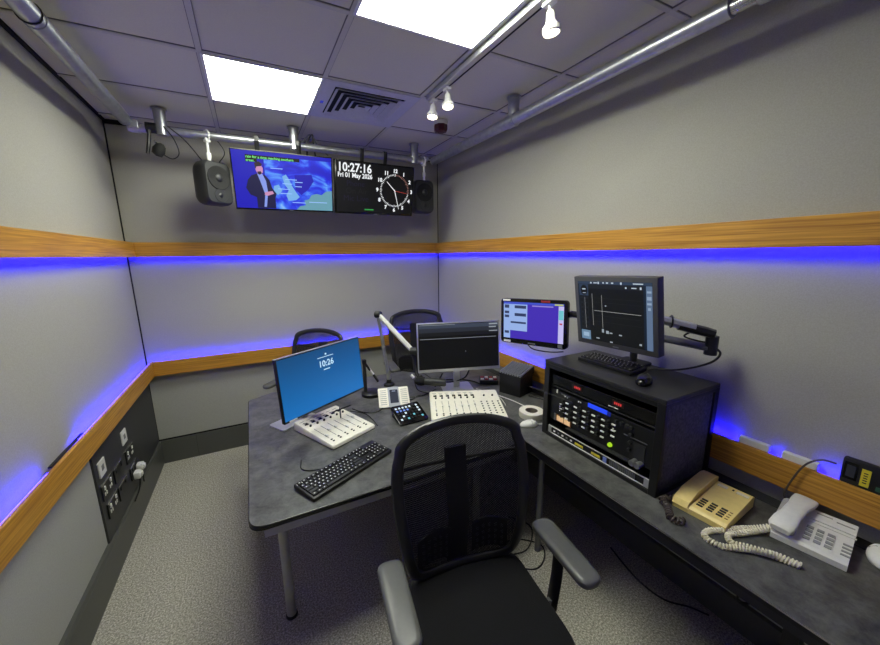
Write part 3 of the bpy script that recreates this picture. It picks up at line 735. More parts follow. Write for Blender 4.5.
S.rects('screen_panel', [(.925, .16, .995, .40)], EB('c_teal', (110, 196, 206), .9), 3)
S.rects('screen_pattern', [(.02, .08, .10, .17), (.02, .25, .10, .32), (.02, .36, .10, .43), (.02, .80, .10, .87), (.20, .09, .40, .17), (.20, .30, .40, .38), (.13, .53, .40, .58)], EB('c_dark', (46, 58, 96), .9), 4)
S.rects('screen_pattern', [(.50, .07, .84, .10)], EB('c_tx', (150, 140, 210), .9), 4); S.rects('screen_pattern', [(.86, .01, .99, .045)], EB('c_yel', (190, 200, 90), .9), 4); S.rects('screen_pattern', [(.94, .48, .98, .52)], EB('c_red', (190, 60, 90), .9), 4)
MB(M).box((-.185, -.002, .1395), (.055, .003, .012)).obj('sticker', WHITE, t); MB(M).box((.09, -.002, .139), (.06, .003, .012)).obj('sticker', RED, t); MB(M).box((-.18, -.002, -.137), (.05, .003, .014)).obj('sticker', WHITE, t)
MB(M).box((0, -.002, -.137), (.05, .002, .008)).obj('badge', MGREY, t); MB(M).box((.19, -.002, -.133), (.028, .003, .022)).obj('power_button', MGREY, t)
MB(M).box((0, .031, 0), (.11, .012, .11)).obj('rear_mount', BLK, t)
MB().tube(smooth_path([(-.04, .02, -.15), (.0, .04, -.185), (.10, .06, -.19), (.18, .06, -.175), (.19, .06, -.172)]), .004, 6).obj('cable', BLK, t, True)
C = V((2.315, .716, 1.484))
t = thing('monitor', 'large dark framed screen above the equipment cabinet showing a black grid', 'monitor', (C.x, C.y, C.z), -1.58)
M = RX(.135) @ RY(-.039)
b = panel_frame(M, .428, .348, .04, .022, mat('screen_frame_grey', (66, 66, 68), .5), t, bot=.026, r=.004); S = Scr(M, b, t)
S.rects('screen', [(0, 0, 1, 1)], EB('d_black', (9, 11, 13), .9))
S.rects('screen_panel', [(0, 0, 1, .045), (.02, .05, .16, .24)], EB('d_bar', (44, 60, 82), .9), 2)
S.rects('screen_panel', [(.16, .045, .90, .12), (.03, .26, .155, .82)], EB('d_pan', (22, 26, 32), .9), 2)
S.rects('screen_panel', [(.90, .05, .93, 1), (.0, .05, .02, 1)], EB('d_navy', (14, 30, 48), .9), 2)
S.rects('screen_panel', [(.93, .05, 1, 1)], EB('d_side', (92, 112, 140), .9), 2)
S.rects('screen_panel', [(.02, .84, .165, 1)], EB('d_key', (104, 134, 160), .9), 3)
mb = MB(M); c = [(.095 + .052 * math.cos(a), .145 + .085 * math.sin(a)) for a in [2 * PI * k / 20 for k in range(20)]]; S.poly(mb, c, 3); mb.obj('dial', EB('d_dial', (4, 5, 7), .8), t)
S.rects('screen_pattern', [(.24, .48, .87, .486), (.355, .22, .359, .76), (.215, .20, .219, .74), (.10, .27, .103, .80)], EB('d_line', (170, 172, 168), .9), 4)
S.rects('screen_pattern', [(.24, .34, .88, .343), (.24, .56, .88, .563), (.24, .66, .88, .663), (.24, .27, .88, .273)], EB('d_line2', (44, 46, 44), .9), 3)
S.rects('screen_pattern', [(.34, .78, .37, .84), (.40, .80, .44, .85), (.45, .82, .49, .84), (.58, .83, .62, .85), (.84, .92, .87, .95), (.40, .38, .42, .40), (.25, .94, .30, .96), (.45, .97, .49, .99)], EB('d_tx', (150, 160, 168), .9), 4)
S.rects('screen_pattern', [(.20, .01, .22, .035), (.25, .015, .30, .03), (.31, .005, .33, .04), (.38, .01, .40, .03), (.43, .01, .46, .03), (.50, .01, .53, .03), (.62, .005, .64, .04), (.78, .015, .9, .03), (.68, .075, .70, .10), (.76, .08, .82, .095), (.86, .07, .88, .105), (.07, .12, .12, .14), (.075, .19, .12, .2)], EB('d_ic', (196, 208, 220), .9), 4)
S.rects('screen_pattern', [(.94, .12, .99, .15), (.94, .2, .99, .25), (.94, .29, .99, .32), (.95, .36, .98, .40)], EB('d_sb', (140, 160, 184), .9), 3)
S.rects('screen_pattern', [(.05, .88, .14, .95)], EB('d_sk', (150, 176, 200), .9), 4)
mb = MB(M)
for i in range(6):
    for u in (.04, .115): S.quad(mb, u, .29 + .085 * i, u + .03, .345 + .085 * i, 4)
mb.obj('screen_pattern', EB('d_bt', (8, 9, 11), .8), t)
MB(M).box((.01, -.002, -.164), (.03, .002, .006)).obj('badge', MGREY, t)
MB(M).box((0, .043, 0), (.13, .012, .13)).obj('rear_mount', BLK, t)
# twin arm carrying the two right-hand screens
t = thing('screen_mount', 'black and silver twin monitor arm behind the cabinet screen', 'screen mount', (2.62, .79, 1.176))
o = V((2.62, .79, 1.176))
def L(*p): return V(p) - o
MB().prism(rrect(.12, .15, .02, 4), 0, .012, bevel=.003).obj('base_plate', BLK, t)
MB().cyl((0, 0, .012), (0, 0, .26), .019, seg=16).obj('pole', DGREY, t, True)
MB().tube([L(2.62, .79, 1.345), L(2.605, .43, 1.345)], .018, 10, ry=.028, up=(1, 0, 0)).obj('lower_link', mat('arm_dark_grey', (84, 84, 86), .35, .3), t, True)
mb = MB(); mb.cyl(L(2.605, .43, 1.315), L(2.605, .43, 1.40), .025, seg=16); mb.obj('elbow', BLK, t, True)
MB().tube([L(2.605, .425, 1.408), L(2.585, .455, 1.418), L(2.52, .53, 1.44)], .030, 8, ry=.022, up=(0, 0, 1)).obj('elbow_cover', BLK, t, True)
MB().tube([L(2.56, .485, 1.432), L(2.46, .60, 1.467), L(2.405, .68, 1.482)], .030, 8, ry=.020, up=(0, 0, 1)).obj('upper_link', ALU, t, True)
MB().tube([V((.0, 0, 0)) + L(2.50, .553, 1.455) + V((.030 * math.cos(a) * .75, .030 * math.cos(a) * .66, .027 * math.sin(a))) for a in [2 * PI * k / 12 for k in range(12)]], .004, 6, closed=True).obj('cable_tie', BLK, t)
MB().cyl(L(2.410, .675, 1.482), L(2.372, .706, 1.489), .020, seg=12).obj('tilt_head', BLK, t, True)
MB().tube([L(2.62, .79, 1.395), L(2.53, 1.14, 1.402), L(2.448, 1.352, 1.338)], .018, 8, ry=.020, up=(0, 0, 1)).obj('side_link', BLK, t, True)
MB().tube(smooth_path([L(2.60, .43, 1.36), L(2.60, .39, 1.33), L(2.58, .42, 1.28), L(2.60, .55, 1.21), L(2.58, .68, 1.182)]), .005, 6).obj('cable', BLK, t, True)
MB().tube(smooth_path([L(2.565, .50, 1.41), L(2.56, .52, 1.385), L(2.585, .46, 1.37), L(2.60, .43, 1.375)]), .004, 6).obj('cable', BLK, t, True)
# ------------------------------------------------------------------ keyboards
KS = {}
def key_mesh(w, d, h=.007):
    k = (round(w, 4), round(d, 4), h)
    if k not in KS:
        mb = MB(); a, b_ = w / 2, d / 2
        q = [(-1, -1), (1, -1), (1, 1), (-1, 1)]
        A = [mb._v((x * a, y * b_, 0)) for x, y in q]; B = [mb._v((x * (a - .0018), y * (b_ - .0018) + .0006, h)) for x, y in q]
        for i in range(4): mb._f([A[i], A[(i + 1) % 4], B[(i + 1) % 4], B[i]])
        mb._f(B)
        mb.mi = 1; s = min(.0032, a * .45); cx_, cy_ = -.001, .001
        if w < .03: mb._f([mb._v((cx_ + x * s * .8, cy_ + y * s * .8, h + .0002)) for x, y in q])
        KS[k] = mb.mesh('key', [KEYM, LEGEND])
    return KS[k]
def keyboard(label, loc, rz, w, d, full=True, tilt=.05):
    t = thing('keyboard', label, 'keyboard', loc, rz, 'black keyboards')
    M = RX(tilt); z0 = d / 2 * math.sin(tilt) + .0005
    M = T(0, 0, z0) @ M
    mb = MB(M); mb.prism(rrect(w, d, .007, 4), 0, .017, bevel=.0035); mb.obj('body', BLK, t, True)
    u = (w - .018) / (22.5 if full else 15.0); ky = (d - .022) / 6.35; kz = .0168
    def put(x, y, kw=1., kh=1.):
        o_ = link('key', key_mesh(u * kw - .0015, ky * kh - .0015), t); p = M @ V((x, y, kz)); o_.location = p; o_.rotation_euler = (tilt, 0, 0)
    X0 = -w / 2 + .009; Y = lambda r: -d / 2 + .013 + ky * (r + .5)
    rows = [[1.25, 1.25, 1.25, 6.25, 1.25, 1.25, 1.25, 1.25], [2.25] + [1] * 10 + [2.75], [1.75] + [1] * 11 + [2.25], [1.5] + [1] * 12 + [1.5], [1] * 13 + [2]]
    for r, R_ in enumerate(rows):
        x = 0
        for k in R_: put(X0 + u * (x + k / 2), Y(r), k); x += k
    x = 0
    for i in range(13):
        put(X0 + u * (x + .5), Y(5.25)); x += 1.166
    if full:
        for i in range(3):
            put(X0 + u * (15.75 + i), Y(0)); put(X0 + u * (15.75 + i), Y(3)); put(X0 + u * (15.75 + i), Y(4)); put(X0 + u * (15.75 + i), Y(5.25))
        put(X0 + u * 16.75, Y(1))
        for r in range(1, 5):
            for i in range(3): put(X0 + u * (19.0 + i), Y(r))
        put(X0 + u * 19.5, Y(0), 2); put(X0 + u * 21, Y(0)); put(X0 + u * 22, Y(.5), 1, 2); put(X0 + u * 22, Y(2.5), 1, 2); put(X0 + u * 22, Y(4))
    mb = MB(M); mb.bb((-w / 2 + .004, -d / 2 + .0005, .0125), (w / 2 - .004, -d / 2 + .004, .0155)); mb.obj('front_edge', DGREY, t)
    return t
k1 = keyboard('black full-size keyboard on the front left of the desk', (1.147, 1.250, TZ), .455, .485, .155)
mb = MB(RX(.05)); mb.bb((-.235, .055, .0215), (-.200, .063, .022)); mb.obj('sticker', WHITE, k1)
MB().tube(smooth_path([(-.06, .078, .008), (-.12, .14, .004), (-.13, .19, .004), (-.09, .25, .004)]), .003, 6).obj('cable', BLK, k1, True)
keyboard('small black keyboard on top of the equipment cabinet', (2.478, .820, 1.176), -1.555, .315, .135, False)
# ------------------------------------------------------------------ fader mixers
def mixer(label, c, rz, w, d, nf, h0, h1, right=0):
    t = thing('fader_mixer', label, 'mixer', (c[0], c[1], TZ), rz, 'white fader mixers')
    a = math.atan2(h1 - h0, d); M = T(0, 0, (h0 + h1) / 2) @ RX(a)
    # wedge body
    mb = MB(); ol = rrect(w, d, .012, 4); n = len(ol)
    zt_ = lambda y: h0 + (h1 - h0) * (y + d / 2) / d
    A = [mb._v((x, y, .004)) for x, y in ol]; B = [mb._v((x, y, zt_(y) - .006)) for x, y in ol]; C_ = [mb._v((x * (1 - .008 / w), y * (1 - .008 / d), zt_(y))) for x, y in ol]
    for P_, Q_ in ((A, B), (B, C_)):
        for i in range(n): mb._f([P_[i], P_[(i + 1) % n], Q_[(i + 1) % n], Q_[i]])
    mb._f(A[::-1]); mb._f(C_); mb.obj('body', OFFW, t, True)
    MB().prism([(x * .97, y * .97) for x, y in ol], 0, .004).obj('base', BLK, t)
    cw = (w - right - .03) / nf
    fcap = MB().box((0, 0, .006), (.011, .020, .012), bevel=.002).mesh('fader_knob', WHITE)
    kn = MB().lathe([(.0065, 0), (.006, .010), (.0, .0105)], seg=12).mesh('rotary_knob', DGREY)
    bt = MB().box((0, 0, .002), (.010, .007, .004)).mesh('button', DGREY)
    dsp = MB().box((0, 0, .0008), (cw * .52, .016, .0016)).mesh('display', BLKG)
    E_ = (a, 0, 0)
    def put(nm, me, x, y):
        o_ = link(nm, me, t); o_.location = M @ V((x, y, .0005)); o_.rotation_euler = E_; return o_
    sl = MB(M); ar = MB(M)
    for i in range(nf):
        x = -w / 2 + .015 + cw * (i + .5)
        put('display', dsp, x, d * .29); put('rotary_knob', kn, x + cw * .1, d * .20)
        sl.bb((x - .0012, -d * .28, 0), (x + .0012, d * .10, .0008)); ar.tube([M.inverted() @ M @ V((x - cw * .25 + cw * .5 * q, d * .345 - .02 * q * q * .5, .001)) for q in (0, .5, 1)], .0025, 4)
        put('fader_knob', fcap, x, -d * (.10 if i % 3 else .22) if i != nf - 1 else -d * .05)
        put('button', bt, x, -d * .34); put('button', bt, x, -d * .39)
    sl.obj('fader_slots', DGREY, t); ar.obj('meter_arcs', BLK, t)
    if right:
        for i in range(4):
            for j in range(6): put('button', bt, w / 2 - right + .012 + i * (right - .02) / 3.4, -d * .36 + j * d * .08)
        put('rotary_knob', kn, w / 2 - right * .7, d * .26); put('rotary_knob', kn, w / 2 - right * .3, d * .26)
    lm = MB(M)
    for i in range(nf): lm.bb((-w / 2 + .02 + cw * i, d * .40, 0), (-w / 2 + .02 + cw * (i + .6), d * .412, .0006))
    lm.obj('label_marks', MGREY, t)
    return t
m1 = mixer('white fader mixer in front of the blue lock-screen monitor', (1.184, 1.700), .44, .315, .385, 6, .022, .050)
mixer('white fader mixer in front of the black central monitor', (2.040, 1.560), -.43, .49, .385, 7, .022, .055, .15)
# two dark pens leaning on the left mixer
def pen(label, p0, p1):
    t = thing('pen', label, 'pen', p0, group='dark pens on the left mixer'); d = V(p1) - V(p0)
    MB().cyl((0, 0, 0), d * .9, .0045, seg=8).obj('barrel', BLK, t, True); MB().cyl(d * .9, d, .0045, .0012, seg=8).obj('tip', DGREY, t, True)
pen('dark pen lying across the back edge of the left mixer, slanting towards the viewer', (1.252, 1.860, .791), (1.228, 1.722, .781))
pen('dark pen lying crosswise at the back of the left mixer', (1.195, 1.800, .797), (1.330, 1.862, .793))
# ------------------------------------------------------------------ desk intercom, button pad
t = thing('intercom_console', 'white sloping intercom console with a dark display at the desk centre', 'intercom', (1.635, 1.875, TZ), -.27)
w, d = .215, .15; a = math.radians(33); M = T(0, 0, .0515) @ RX(a)
mb = MB(); mb.prism([(-d / 2 * math.cos(a), 0), (d / 2 * math.cos(a), 0), (d / 2 * math.cos(a), .0515 + d / 2 * math.sin(a) - .004), (-d / 2 * math.cos(a), .0515 - d / 2 * math.sin(a) - .004)], -w / 2 + .01, w / 2 - .01, Matrix(((0, 0, 1, 0), (1, 0, 0, 0), (0, 1, 0, 0), (0, 0, 0, 1)))); mb.obj('base', PHONEW, t)
MB(M).prism(rrect(w, d + .012, .008, 4), -.006, .004, bevel=.002).obj('face_plate', OFFW, t, True)
MB(M).prism(rrect(.078, d + .016, .006, 4, .0), .004, .007, bevel=.001).obj('display_bezel', mat('clear_bezel', (168, 172, 182), .2), t)
sc = MB(M).prism(rrect(.058, .112, .004, 3, .002, .002), .007, .0085); sc = sc.obj('display', EB('intercom_screen', (34, 38, 62), .8), t)
MB(M).box((.002, .045, .0088), (.025, .006, .001)).obj('display_text', EB('ic_txt', (150, 160, 190), .8), t)
for s in (-1, 1):
    for r in range(8):
        MB(M).box((s * .073, -.058 + r * .0165, .0048), (.044, .0035, .0016)).obj('label_row', mat('row_grey', (150, 150, 146), .6), t)
MB().tube(smooth_path([(.10, .03, .004), (.15, .05, .004), (.18, .09, .004), (.21, .10, .004)]), .004, 6).obj('cable', BLK, t, True)
t = thing('button_controller', 'black button pad with small glowing keys in front of the intercom console', 'button pad', (1.642, 1.615, TZ), .03)
w, d = .20, .175; a = math.radians(18); M = T(0, 0, .034) @ RX(a)
mb = MB(); mb.prism([(-.080, 0), (.080, 0), (.080, .034 + .080 * math.tan(a) - .004), (-.080, .034 - .080 * math.tan(a) - .004)], -w / 2 + .012, w / 2 - .012, Matrix(((0, 0, 1, 0), (1, 0, 0, 0), (0, 1, 0, 0), (0, 0, 0, 1)))); mb.obj('stand', BLK, t)
MB(M).prism(rrect(w, d, .014, 4), -.008, .006, bevel=.003).obj('casing', BLKG, t, True)
cols = [emit('pad_white', (214, 230, 240), .9), emit('pad_blue', (120, 150, 230), .9), emit('pad_teal', (110, 190, 205), .9), emit('pad_off', (14, 17, 22), .8)]
lay = ["00000.0", "1111..0", "..0...0", ".0..2..", "0.2...2"]
for r, s_ in enumerate(lay):
    for c_ in range(7):
        k = s_[c_]; me = cols[3 if k == '.' else int(k)]
        MB(M).box((-.072 + c_ * .024, .056 - r * .026, .0072), (.0135, .0145, .0024), bevel=.0008).obj('key', me, t)
MB(M).box((0, .079, .0064), (.05, .004, .001)).obj('badge', MGREY, t)
# ------------------------------------------------------------------ microphone arm and small mic stand
B0 = V((1.735, 2.245, TZ))
t = thing('microphone_boom', 'white jointed microphone boom arm standing behind the intercom console', 'microphone boom', B0)
def L(*p): return V(p) - B0
MB().lathe([(.0, 0), (.045, 0), (.045, .012), (.022, .022), (.018, .05), (0, .05)], seg=20).obj('clamp_base', BLK, t, True)
TIP = V((1.655, 2.20, 1.325)); J = V((1.843, 2.00, 1.062))
def boxbar(p0, p1, w, h, name, m):
    MB().tube([p0, p1], w, 4, ry=h, up=(0, 0, 1)).obj(name, m, t)
ARM = mat('arm_white', (226, 225, 220), .4)
MB().tube([L(1.735, 2.245, .775), L(*TIP) - V((0, 0, .02))], .016, 8, ry=.014).obj('lower_arm', ALU, t, True)
MB().tube([L(*TIP), L(*J)], .021, 8, ry=.019, up=(0, 0, 1)).obj('upper_arm', ARM, t, True)
MB().cyl(L(*TIP) + V((-.016, .016, 0)), L(*TIP) + V((.012, -.016, 0)), .026, seg=14).obj('top_joint', BLK, t, True)
MB().cyl(L(*J) + V((-.02, .008, 0)), L(*J) + V((.024, -.012, -.004)), .030, seg=14).obj('end_joint', DGREY, t, True)
MB().tube([L(*J) + V((0, 0, -.02)), L(1.846, 1.985, .985), L(1.848, 1.97, .93), L(1.850, 1.935, .885)], .015, 8).obj('drop_rod', BLK, t, True)
t = thing('microphone', 'dark grey studio microphone hanging at the end of the boom arm', 'microphone', (1.855, 1.895, .855))
dr = V((.80, -.58, -.03)).normalized(); Mq = V((0, 0, 1)).rotation_difference(dr).to_matrix().to_4x4()
MB().lathe([(0, -.045), (.022, -.038), (.033, -.018), (.034, .012), (.029, .032), (.0, .033)], M=Mq, seg=18).obj('foam_head', FOAM, t, True)
MB().lathe([(.0, .033), (.027, .034), (.028, .18), (.022, .19), (0, .19)], M=Mq, seg=18).obj('body', DGREY, t, True)
MB().tube([(-.005, .04, .03), (.0, .026, .02), (.008, .0, .034)], .010, 8).obj('yoke', BLK, t, True)
MB().cyl((-.045, .07, .035), (-.028, .055, .012), .011, seg=10).obj('cable_plug', WHITE, t, True)
MB().tube(smooth_path([(-.03, .055, .012), (-.02, .03, -.06), (.02, .04, -.10), (.08, .03, -.12)]), .004, 6).obj('cable', BLK, t, True)
t = thing('desk_microphone', 'small desk microphone on a round black base beside the blue monitor', 'microphone', (1.548, 2.115, TZ))
MB().lathe([(0, 0), (.076, 0), (.078, .006), (.076, .024), (.068, .030), (0, .030)], seg=28).obj('base', BLK, t, True)
MB().cyl((-.043, .015, .03), (-.043, .015, .25), .013, seg=12).obj('stem', DGREY, t, True)
MB().box((-.043, .012, .262), (.030, .03, .04), bevel=.006).obj('clip', BLK, t)
MB().cyl((-.043, .008, .262), (-.005, .0, .195), .009, seg=10).obj('tube', BLK, t, True)
MB().cyl((-.030, .006, .239), (.018, -.004, .160), .0085, seg=12).obj('pencil_microphone', WHITE, t, True)
MB().cyl((.018, -.004, .160), (.050, -.012, .100), .0095, seg=12).obj('microphone_grille', DGREY, t, True)
# ------------------------------------------------------------------ equipment cabinet
RX0, RX1, RY0, RY1, RZ1 = 2.268, 2.668, .402, 1.075, 1.176
t = thing('equipment_cabinet', 'black equipment cabinet full of rack units on the side counter', 'equipment cabinet', (RX0, (RY0 + RY1) / 2, TZ))
o = V((RX0, (RY0 + RY1) / 2, TZ)); hy = (RY1 - RY0) / 2; dx = RX1 - RX0; hz = RZ1 - TZ
# local: x away from the viewer, y left(+) / right(-) seen from the room
mb = MB(); mb.bb((0, -hy + .008, 0), (dx, -hy + .016, hz - .02)); mb.obj('side_panel', CARP2, t)
mb = MB(); mb.bb((0, hy - .016, 0), (dx, hy - .008, hz - .02)); mb.obj('side_panel', CARP2, t)
MB().bb((dx - .012, -hy + .016, .014), (dx, hy - .016, hz - .02)).obj('back_panel', BLKM, t)
MB().bb((-.006, -hy, hz - .02), (dx + .006, hy, hz), bevel=.003).obj('top_panel', mat('cabinet_top', (30, 30, 31), .38), t)
MB().bb((0, -hy + .016, 0), (dx - .012, hy - .016, .014)).obj('bottom_panel', BLK, t)
mb = MB()
for s in (-1, 1):
    y0, y1 = (hy - .036, hy) if s > 0 else (-hy, -hy + .036)
    mb.bb((-.006, y0, 0), (.02, y1, hz - .02), bevel=.003); 
for s in (-1, 1):
    y0, y1 = (hy - .014, hy) if s > 0 else (-hy, -hy + .014)
    mb.bb((dx - .03, y0, 0), (dx + .004, y1, hz - .02)); mb.bb((.02, y0, 0), (dx - .03, y1, .014)); mb.bb((.02, y0, hz - .034), (dx - .03, y1, hz - .02))
mb.bb((-.006, -hy + .036, 0), (.012, hy - .036, .018)); mb.bb((-.006, -hy + .036, hz - .04), (.012, hy - .036, hz - .02))
mb.obj('frame_edge', BLK, t)
yl = hy - .04
def ry_(wy): return wy - o.y
def rz_(wz): return wz - TZ
# unit 1 : thin unit with two red displays
u1 = MB().bb((.012, -yl, .315), (.30, yl, .370), bevel=.002).obj('display_unit', BLKG, t)
R7 = emit('red_digits', (215, 60, 60), .9)
for wy, wz in ((.856, 1.076), (.623, 1.078)):
    MB().bb((.0105, ry_(wy) - .03, .331), (.0125, ry_(wy) + .03, .358)).obj('window', EB('red_dark', (26, 6, 6), .6), u1)
    mb = MB()
    for k in range(4): mb.bb((.0095, ry_(wy) - .018 + k * .010, .338), (.0105, ry_(wy) - .012 + k * .010, .350))
    mb.obj('digits', R7, u1)
MB().bb((.0105, ry_(.67), .318), (.0125, ry_(.62), .322)).obj('label', WHITE, u1)
MB().bb((.012, -yl, .300), (.30, yl, .306)).obj('shelf', DGREY, t)
# unit 2 : main control unit with knobs, lcd and lower sloping shelf
u2 = MB().bb((.012, -yl, .105), (.26, yl, .285), bevel=.002).obj('control_unit', mat('unit_black', (20, 21, 22), .35), t)
fx = .012
MB().bb((fx - .002, ry_(.674), .268 - .0), (fx + .001, ry_(.784), .290 - .0)).obj('lcd', emit('lcd_blue', (36, 70, 235), 1.), u2)
MB().bb((fx - .002, ry_(.655), .266), (fx + .001, ry_(.672), .288)).obj('lcd_side', emit('lcd_dim', (18, 34, 130), .8), u2)
btn = MB().box((0, 0, 0), (.006, .020, .008), bevel=.0015).mesh('button', WHITE)
kn = MB(RY(-PI / 2)).lathe([(.009, 0), (.008, .014), (0, .0145)], seg=14).mesh('knob', DGREY)
def putu(par, nm, me, wy, z, k=0):
    o_ = link(nm, me, par); o_.location = (fx - .002 - k, ry_(wy), z)
for i in range(6):
    wy = .915 - i * .056
    for j in range(4):
        if (i == 5 and j == 3): continue
        putu(u2, 'button', btn, wy, .235 - j * .030); putu(u2, 'knob', kn, wy + .026, .242 - j * .030)
for j in range(4): putu(u2, 'knob', kn, .545, .262 - j * .036)
for k, wy in enumerate((.62, .592, .564)): putu(u2, 'knob', kn, wy, .262)
sm = MB().box((0, 0, 0), (.004, .006, .005)).mesh('indicator', WHITE)
for i in range(4):
    for j in range(4): putu(u2, 'indicator', sm, .962 - i * .008, .175 + j * .013)
for wy, z in ((.84, .274), (.828, .274), (.93, .270), (.915, .268), (.635, .215), (.625, .208)): putu(u2, 'indicator', sm, wy, z)
MB().bb((fx - .003, ry_(.993), .270), (fx + .001, ry_(.985), .292)).obj('handle', WHITE, u2)
MB().bb((fx - .002, ry_(.96), .272), (fx, ry_(.90), .277)).obj('label', MGREY, u2)
MB().bb((fx - .002, ry_(.58), .212), (fx, ry_(.47), .216)).obj('label', MGREY, u2)
MB().bb((fx - .003, ry_(.545), .11), (fx, ry_(.475), .200)).obj('grey_plate', DGREY, u2)
mb = MB(); mb.bb((fx - .004, ry_(.880), .108), (fx, ry_(.985), .146)); mb.obj('meter_frame', mat('meter_brown', (110, 66, 30), .5), u2)
for a_, b_ in ((.978, .932), (.926, .886)): MB().bb((fx - .006, ry_(b_), .113), (fx - .003, ry_(a_), .141)).obj('meter', emit('meter_glow', (232, 190, 140), .8), u2)
MB().bb((fx - .004, ry_(1.0), .105), (fx, ry_(.988), .146)).obj('grey_block', MGREY, u2)
MB(RY(-PI / 2)).lathe([(.011, 0), (.010, .010), (0, .011)], seg=12).obj('green_button', emit('green_glow', (170, 220, 40), .9), u2, loc=(fx, ry_(.643), .128))
for wy in (.512, .487): MB().cyl((fx - .035, ry_(wy), .112), (fx, ry_(wy), .112), .014, seg=12).obj('connector', MGREY, u2, True)
MB().prism([(-.01, -.20), (.26, -.20), (.26, .10), (-.01, .16)], .098, .104).obj('writing_shelf', DGREY, t)
# unit 3 : silver edged connector panel
u3 = MB().bb((.008, -yl, .018), (.26, yl, .062), bevel=.001).obj('patch_unit', BLK, t)
mb = MB(); mb.bb((.005, -yl + .002, .057), (.009, yl - .002, .062)); mb.bb((.005, -yl + .002, .0185), (.009, yl - .002, .023)); mb.obj('silver_edge', WHITEP, u3)
for s in (-1, 1): MB().bb((.004, s * yl - s * .022, .020), (.0085, s * yl, .060)).obj('rack_ear', ALU, u3)
for wy in (.818, .714): MB().bb((.0045, ry_(wy) - .026, .030), (.008, ry_(wy) + .026, .042)).obj('yellow_label', YEL, u3)
for k in range(6): MB().bb((.0045, ry_(.93) - .006 + k * .03 - .06, .034), (.008, ry_(.93) + .006 + k * .03 - .06, .042)).obj('switch', MGREY if k % 2 else WHITE, u3)
MB().bb((.004, ry_(.66) - .008, .026), (.008, ry_(.66) + .012, .052)).obj('blue_port', mat('port_blue', (120, 140, 220), .4), u3)
for k in range(14): MB().bb((.0045, ry_(.63) - k * .0095, .026), (.008, ry_(.636) - k * .0095, .052)).obj('port', MGREY, u3)
# black mouse on the cabinet
def mouse(label, loc, rz, m, cable=None, k=1.):
    t = thing('computer_mouse', label, 'mouse', loc, rz)
    mb = MB(); n = 20; rings = []
    for z, kk in ((0, .92), (.006, 1.0), (.016, .97), (.026, .82), (.033, .55), (.036, .25)):
        rings.append([mb._v((.031 * k * kk * math.cos(a) * (1 + .05 * math.sin(a)), .055 * k * kk * math.sin(a), z * k * (1 + .12 * math.sin(a)) if z > .01 else z)) for a in [2 * PI * i / n for i in range(n)]])
    for A, B in zip(rings, rings[1:]):
        for i in range(n): mb._f([A[i], A[(i + 1) % n], B[(i + 1) % n], B[i]])
    mb._f(rings[0][::-1]); mb._f(rings[-1]); mb.obj('shell', m, t, True)
    MB().tube([(-.027 * k, .012, .0235 * k), (-.014 * k, .014, .035 * k), (.0, .014, .0385 * k), (.014 * k, .014, .035 * k), (.027 * k, .012, .0235 * k)], .0014, 4).obj('button_seam', BLK, t)
    MB().cyl((-.003, .03 * k, .0345 * k), (.003, .03 * k, .0345 * k), .007, seg=12).obj('scroll_wheel', DGREY, t, True)
    if cable: MB().tube(smooth_path(cable), .0022, 6).obj('cable', m, t, True)
    return t
mouse('black mouse on the equipment cabinet beside the small keyboard', (2.375, .572, RZ1), -1.2, BLKG, k=1.1)
mouse('white mouse with a cable on the desk edge below the tape roll', (2.243, 1.165, TZ), -1.95, WHITE, [(0, .055, .008), (-.01, .10, .003), (-.05, .18, .003), (-.12, .30, .003), (-.22, .44, .003), (-.20, .56, .003)])
mouse('white mouse at the right edge of the counter beside the white telephone', (2.622, -.143, TZ), -1.35, WHITE, k=1.1)
# tape roll
t = thing('tape_roll', 'roll of white tape lying between the right mixer and the cabinet', 'tape roll', (2.352, 1.262, TZ))
MB().lathe([(.040, 0), (.078, 0), (.079, .002), (.079, .037), (.077, .039), (.041, .039), (.040, .037), (.040, 0)], seg=36).obj('tape', TAPE, t, True)
MB().lathe([(.036, .001), (.040, .001), (.040, .038), (.036, .038), (.036, .001)], seg=30).obj('core', mat('card_core', (120, 112, 104), .7), t, True)
# black ribbed box, button box, pen-like rod
t = thing('amplifier_box', 'black box with a ribbed silver top standing beside the central monitor', 'black box', (2.535, 1.635, TZ), -1.24)
MB().bb((-.09, -.09, 0), (.09, .09, .145), bevel=.006).obj('body', BLK, t, True)
MB().prism([(-.095, .145), (.095, .145), (.095, .195), (-.095, .155)], -.095, .095, Matrix(((0, 0, 1, 0), (1, 0, 0, 0), (0, 1, 0, 0), (0, 0, 0, 1)))).obj('sloping_top', BLK, t)
for k in range(9):
    MB(T(0, 0, .1755) @ RX(math.atan2(.04, .19))).box((-.084 + k * .021, 0, .006), (.009, .185, .014)).obj('rib', ALU, t)
t = thing('button_box', 'small red and white button box behind the right mixer', 'button box', (2.475, 1.905, TZ), -.55)
MB().box((0, 0, .016), (.15, .12, .032), bevel=.004).obj('casing', DGREY, t)
for i in range(4):
    for j in range(2): MB().box((-.052 + i * .035, -.024 + j * .046, .035), (.026, .030, .008), bevel=.002).obj('button', RED if (i + j) % 2 else WHITE, t)
